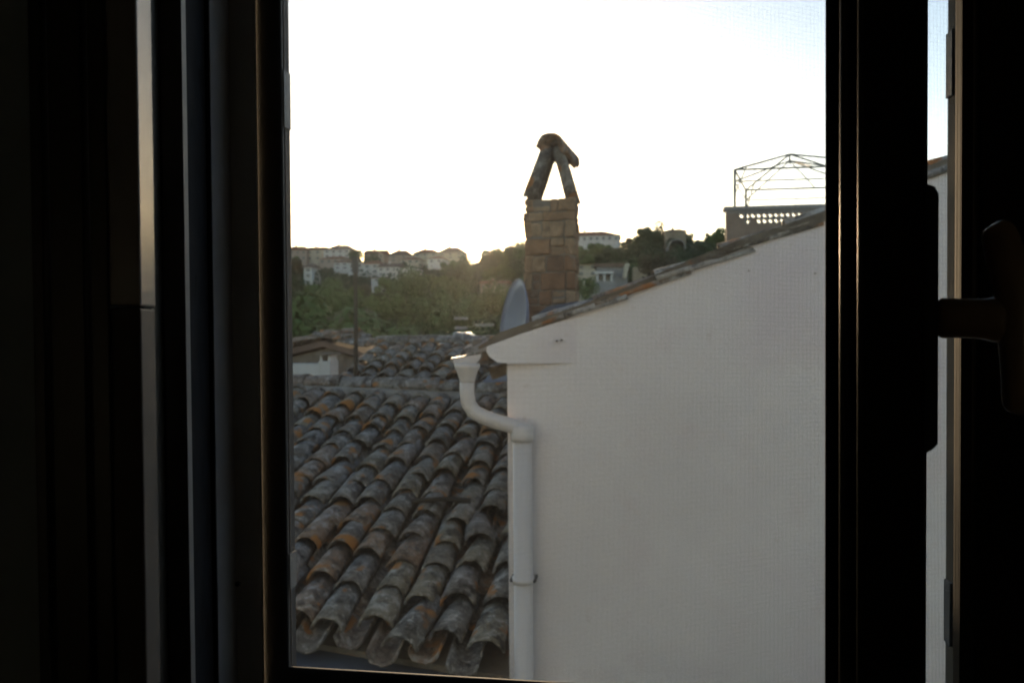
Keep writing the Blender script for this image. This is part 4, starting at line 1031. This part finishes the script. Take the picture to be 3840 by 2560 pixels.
def polytunnel():
    Y = 205.0; c = at(2538, 926, Y); w = (at(2572, 926, Y).x - at(2504, 926, Y).x) / 2; h = at(2538, 896, Y).z - c.z
    t = thing('white_shelter', (c.x, Y + 4, c.z - 1.5), 'white arched shelter open at the front on the wooded hill', 'shelter')
    n = 12; v = []; f = []
    for y in (Y, Y + 9):
        for r in (1.0, 0.88):
            for k in range(n + 1):
                a = math.pi * k / n; v.append((c.x - w * r * math.cos(a) , y, c.z - 0.5 + (h * r * math.sin(a)) + 0.5 * (1 if 0 < k < n else 0)))
    W = n + 1
    for k in range(n): f += [(k, k + 1, 2 * W + k + 1, 2 * W + k), (W + k, 3 * W + k, 3 * W + k + 1, W + k + 1), (k, W + k, W + k + 1, k + 1)]
    MB().add(v, [q[::-1] for q in f]).build('cover', 'far_stone_pale', t)
    MB().box((c.x - w * .8, Y + 8.8, c.z - 1.5), (c.x + w * .8, Y + 8.9, c.z + h * .7)).build('end_wall', 'far_window', t)
polytunnel()
def bush(px, py, Y, m, label, w, h, seed):
    p = at(px, py, Y); me = crown_mesh(seed, w, h, m, 1800, 0.16 * w / 3, 18)
    t = thing('bush', (p.x, Y, p.z - h * .6), label, 'bush')
    inst('foliage', me, Matrix.Translation((p.x, Y, p.z - h * .75)), t)
    inst('stem', trunk_mesh(seed + 1, h * .7, w), Matrix.Translation((p.x, Y, p.z - h * .8)), t)
bush(2470, 985, 26, 'leaf_brown', 'brown-green overgrown bush rising behind the verge of the white house', 1.55, 0.75, 301)
bush(2195, 1070, 48, 'leaf_green', 'small dark green garden tree beside the chimney in front of the yellow house', 1.9, 1.6, 305)
def stone_wall(px0, py0, px1, py1, Y, label, m, th=0.5, hgt=None, name='garden_wall'):
    a, b_ = at(px0, py0, Y), at(px1, py1, Y)
    o = MB().box((a.x, Y, min(a.z, b_.z) - (hgt or 3)), (b_.x, Y + th, max(a.z, b_.z))).build(name, m); return tag(o, label, 'wall')
stone_wall(2372, 1002, 2540, 1006, 30, 'dark stone garden wall under the brown-green bush', 'far_stone')
stone_wall(1702, 1188, 1752, 1192, 66, 'upper short pale terrace wall in the wooded dip', 'far_stone_pale', .5, .14)
stone_wall(1704, 1224, 1748, 1228, 58, 'middle short pale terrace wall in the wooded dip', 'far_stone_pale', .5, .14)
stone_wall(1652, 1260, 1698, 1265, 50, 'lowest short pale terrace wall in the wooded dip', 'far_stone_pale', .5, .14)
stone_wall(1780, 1213, 1850, 1216, 62, 'short pale terrace wall below the satellite dish', 'far_stone_pale', .5, .14)
def car(px, py, Y, label, s=1.0):
    p = at(px, py, Y); L_, W_ = 4.1 * s, 1.7 * s
    t = thing('parked_car', (p.x, Y, p.z - .6), label, 'car')
    def P(x, y, z): return Vector((p.x + x * s, Y + y * s, p.z - .6 * s + z * s))
    prof = [(-2.0, .3), (2.0, .3), (2.05, .7), (1.9, .9), (1.0, 1.0), (-1.75, 1.02), (-2.05, .8)]
    MB().prism([P(x, 0, z) for x, z in prof], (0, 1.7 * s, 0)).build('body', 'car_paint', t, bevel=.06)
    cab = [(-1.6, 1.0), (1.0, .98), (.35, 1.45), (-1.25, 1.47)]
    cb = MB().prism([P(x, .12, z) for x, z in cab], (0, 1.46 * s, 0)).build('cabin', 'car_paint', t, bevel=.05)
    for (x0, x1) in ((-1.3, -.4), (-.3, .6)):
        MB().prism([P(x0, .10, 1.06), P(x1, .10, 1.06), P(x1 - .2, .10, 1.38), P(x0 + .1, .10, 1.38)], (0, .03, 0)).build('side_window', 'far_window', cb)
    for x in (-1.25, 1.25):
        for y in (-.02, 1.52): MB().tube([P(x, y, .32), P(x, y + .2, .32)], .32 * s, 12).build('wheel', 'rubber', t)
    pad = at(px, py, Y)
    tag(MB().box((p.x - 4.2, Y - 1, p.z - .75), (p.x + 4.2, Y + 3.5, p.z - .6)).build('yard', 'road'), 'asphalt yard under the ' + label.split(' parked')[0], 'yard'); 
car(1690, 1296, 44, 'light blue car parked behind the tiled roofs', .62)
car(1745, 1276, 52, 'pale grey car parked uphill of the light blue one', .62)

# ------------------------------------------------------------------ undergrowth between the trees, one mass nobody could count
def undergrowth():
    rr = random.Random(9); v = []; f = []
    for i in range(26000):
        y = 84 + 240 * math.sqrt(rr.random()); x = y * rr.uniform(tanaz(1040), tanaz(2850))
        z = ground(x, y) + abs(rr.gauss(0, 1.3)) * (0.6 + noise.noise(Vector((x / 9, y / 9, 4))))
        nrm = Vector((rr.uniform(-1, 1), rr.uniform(-1.2, .4), rr.uniform(.1, 1.2))).normalized()
        u = nrm.orthogonal().normalized(); w2 = nrm.cross(u); a = rr.uniform(.3, .9); p = Vector((x, y, z)); k = len(v)
        v += [p - u * a, p + w2 * a * .7, p + u * a, p - w2 * a * .7]; f.append((k, k + 1, k + 2, k + 3))
    o = MB().add(v, f).build('undergrowth', 'leaf_pine'); o['kind'] = 'stuff'
    tag(o, 'scrubby green undergrowth covering the slopes between the trees', 'undergrowth')
undergrowth()
# ------------------------------------------------------------------ evening haze over the valley
hz = bpy.data.materials.new('haze_air'); hz.use_nodes = True
for n in list(hz.node_tree.nodes):
    if n.type != 'OUTPUT_MATERIAL': hz.node_tree.nodes.remove(n)
pv = hz.node_tree.nodes.new('ShaderNodeVolumePrincipled'); pv.inputs['Color'].default_value = (0.9, 0.93, 0.97, 1)
pv.inputs['Density'].default_value = 0.00002; pv.inputs['Anisotropy'].default_value = 0.90
hz.node_tree.links.new(pv.outputs[0], hz.node_tree.nodes['Material Output'].inputs['Volume'])
ho = MB().box((-960, -120, -32), (960, 1260, 60)).build('haze', None); ho.data.materials.append(hz); ho['kind'] = 'stuff'
tag(ho, 'thin evening haze filling the valley air', 'haze')
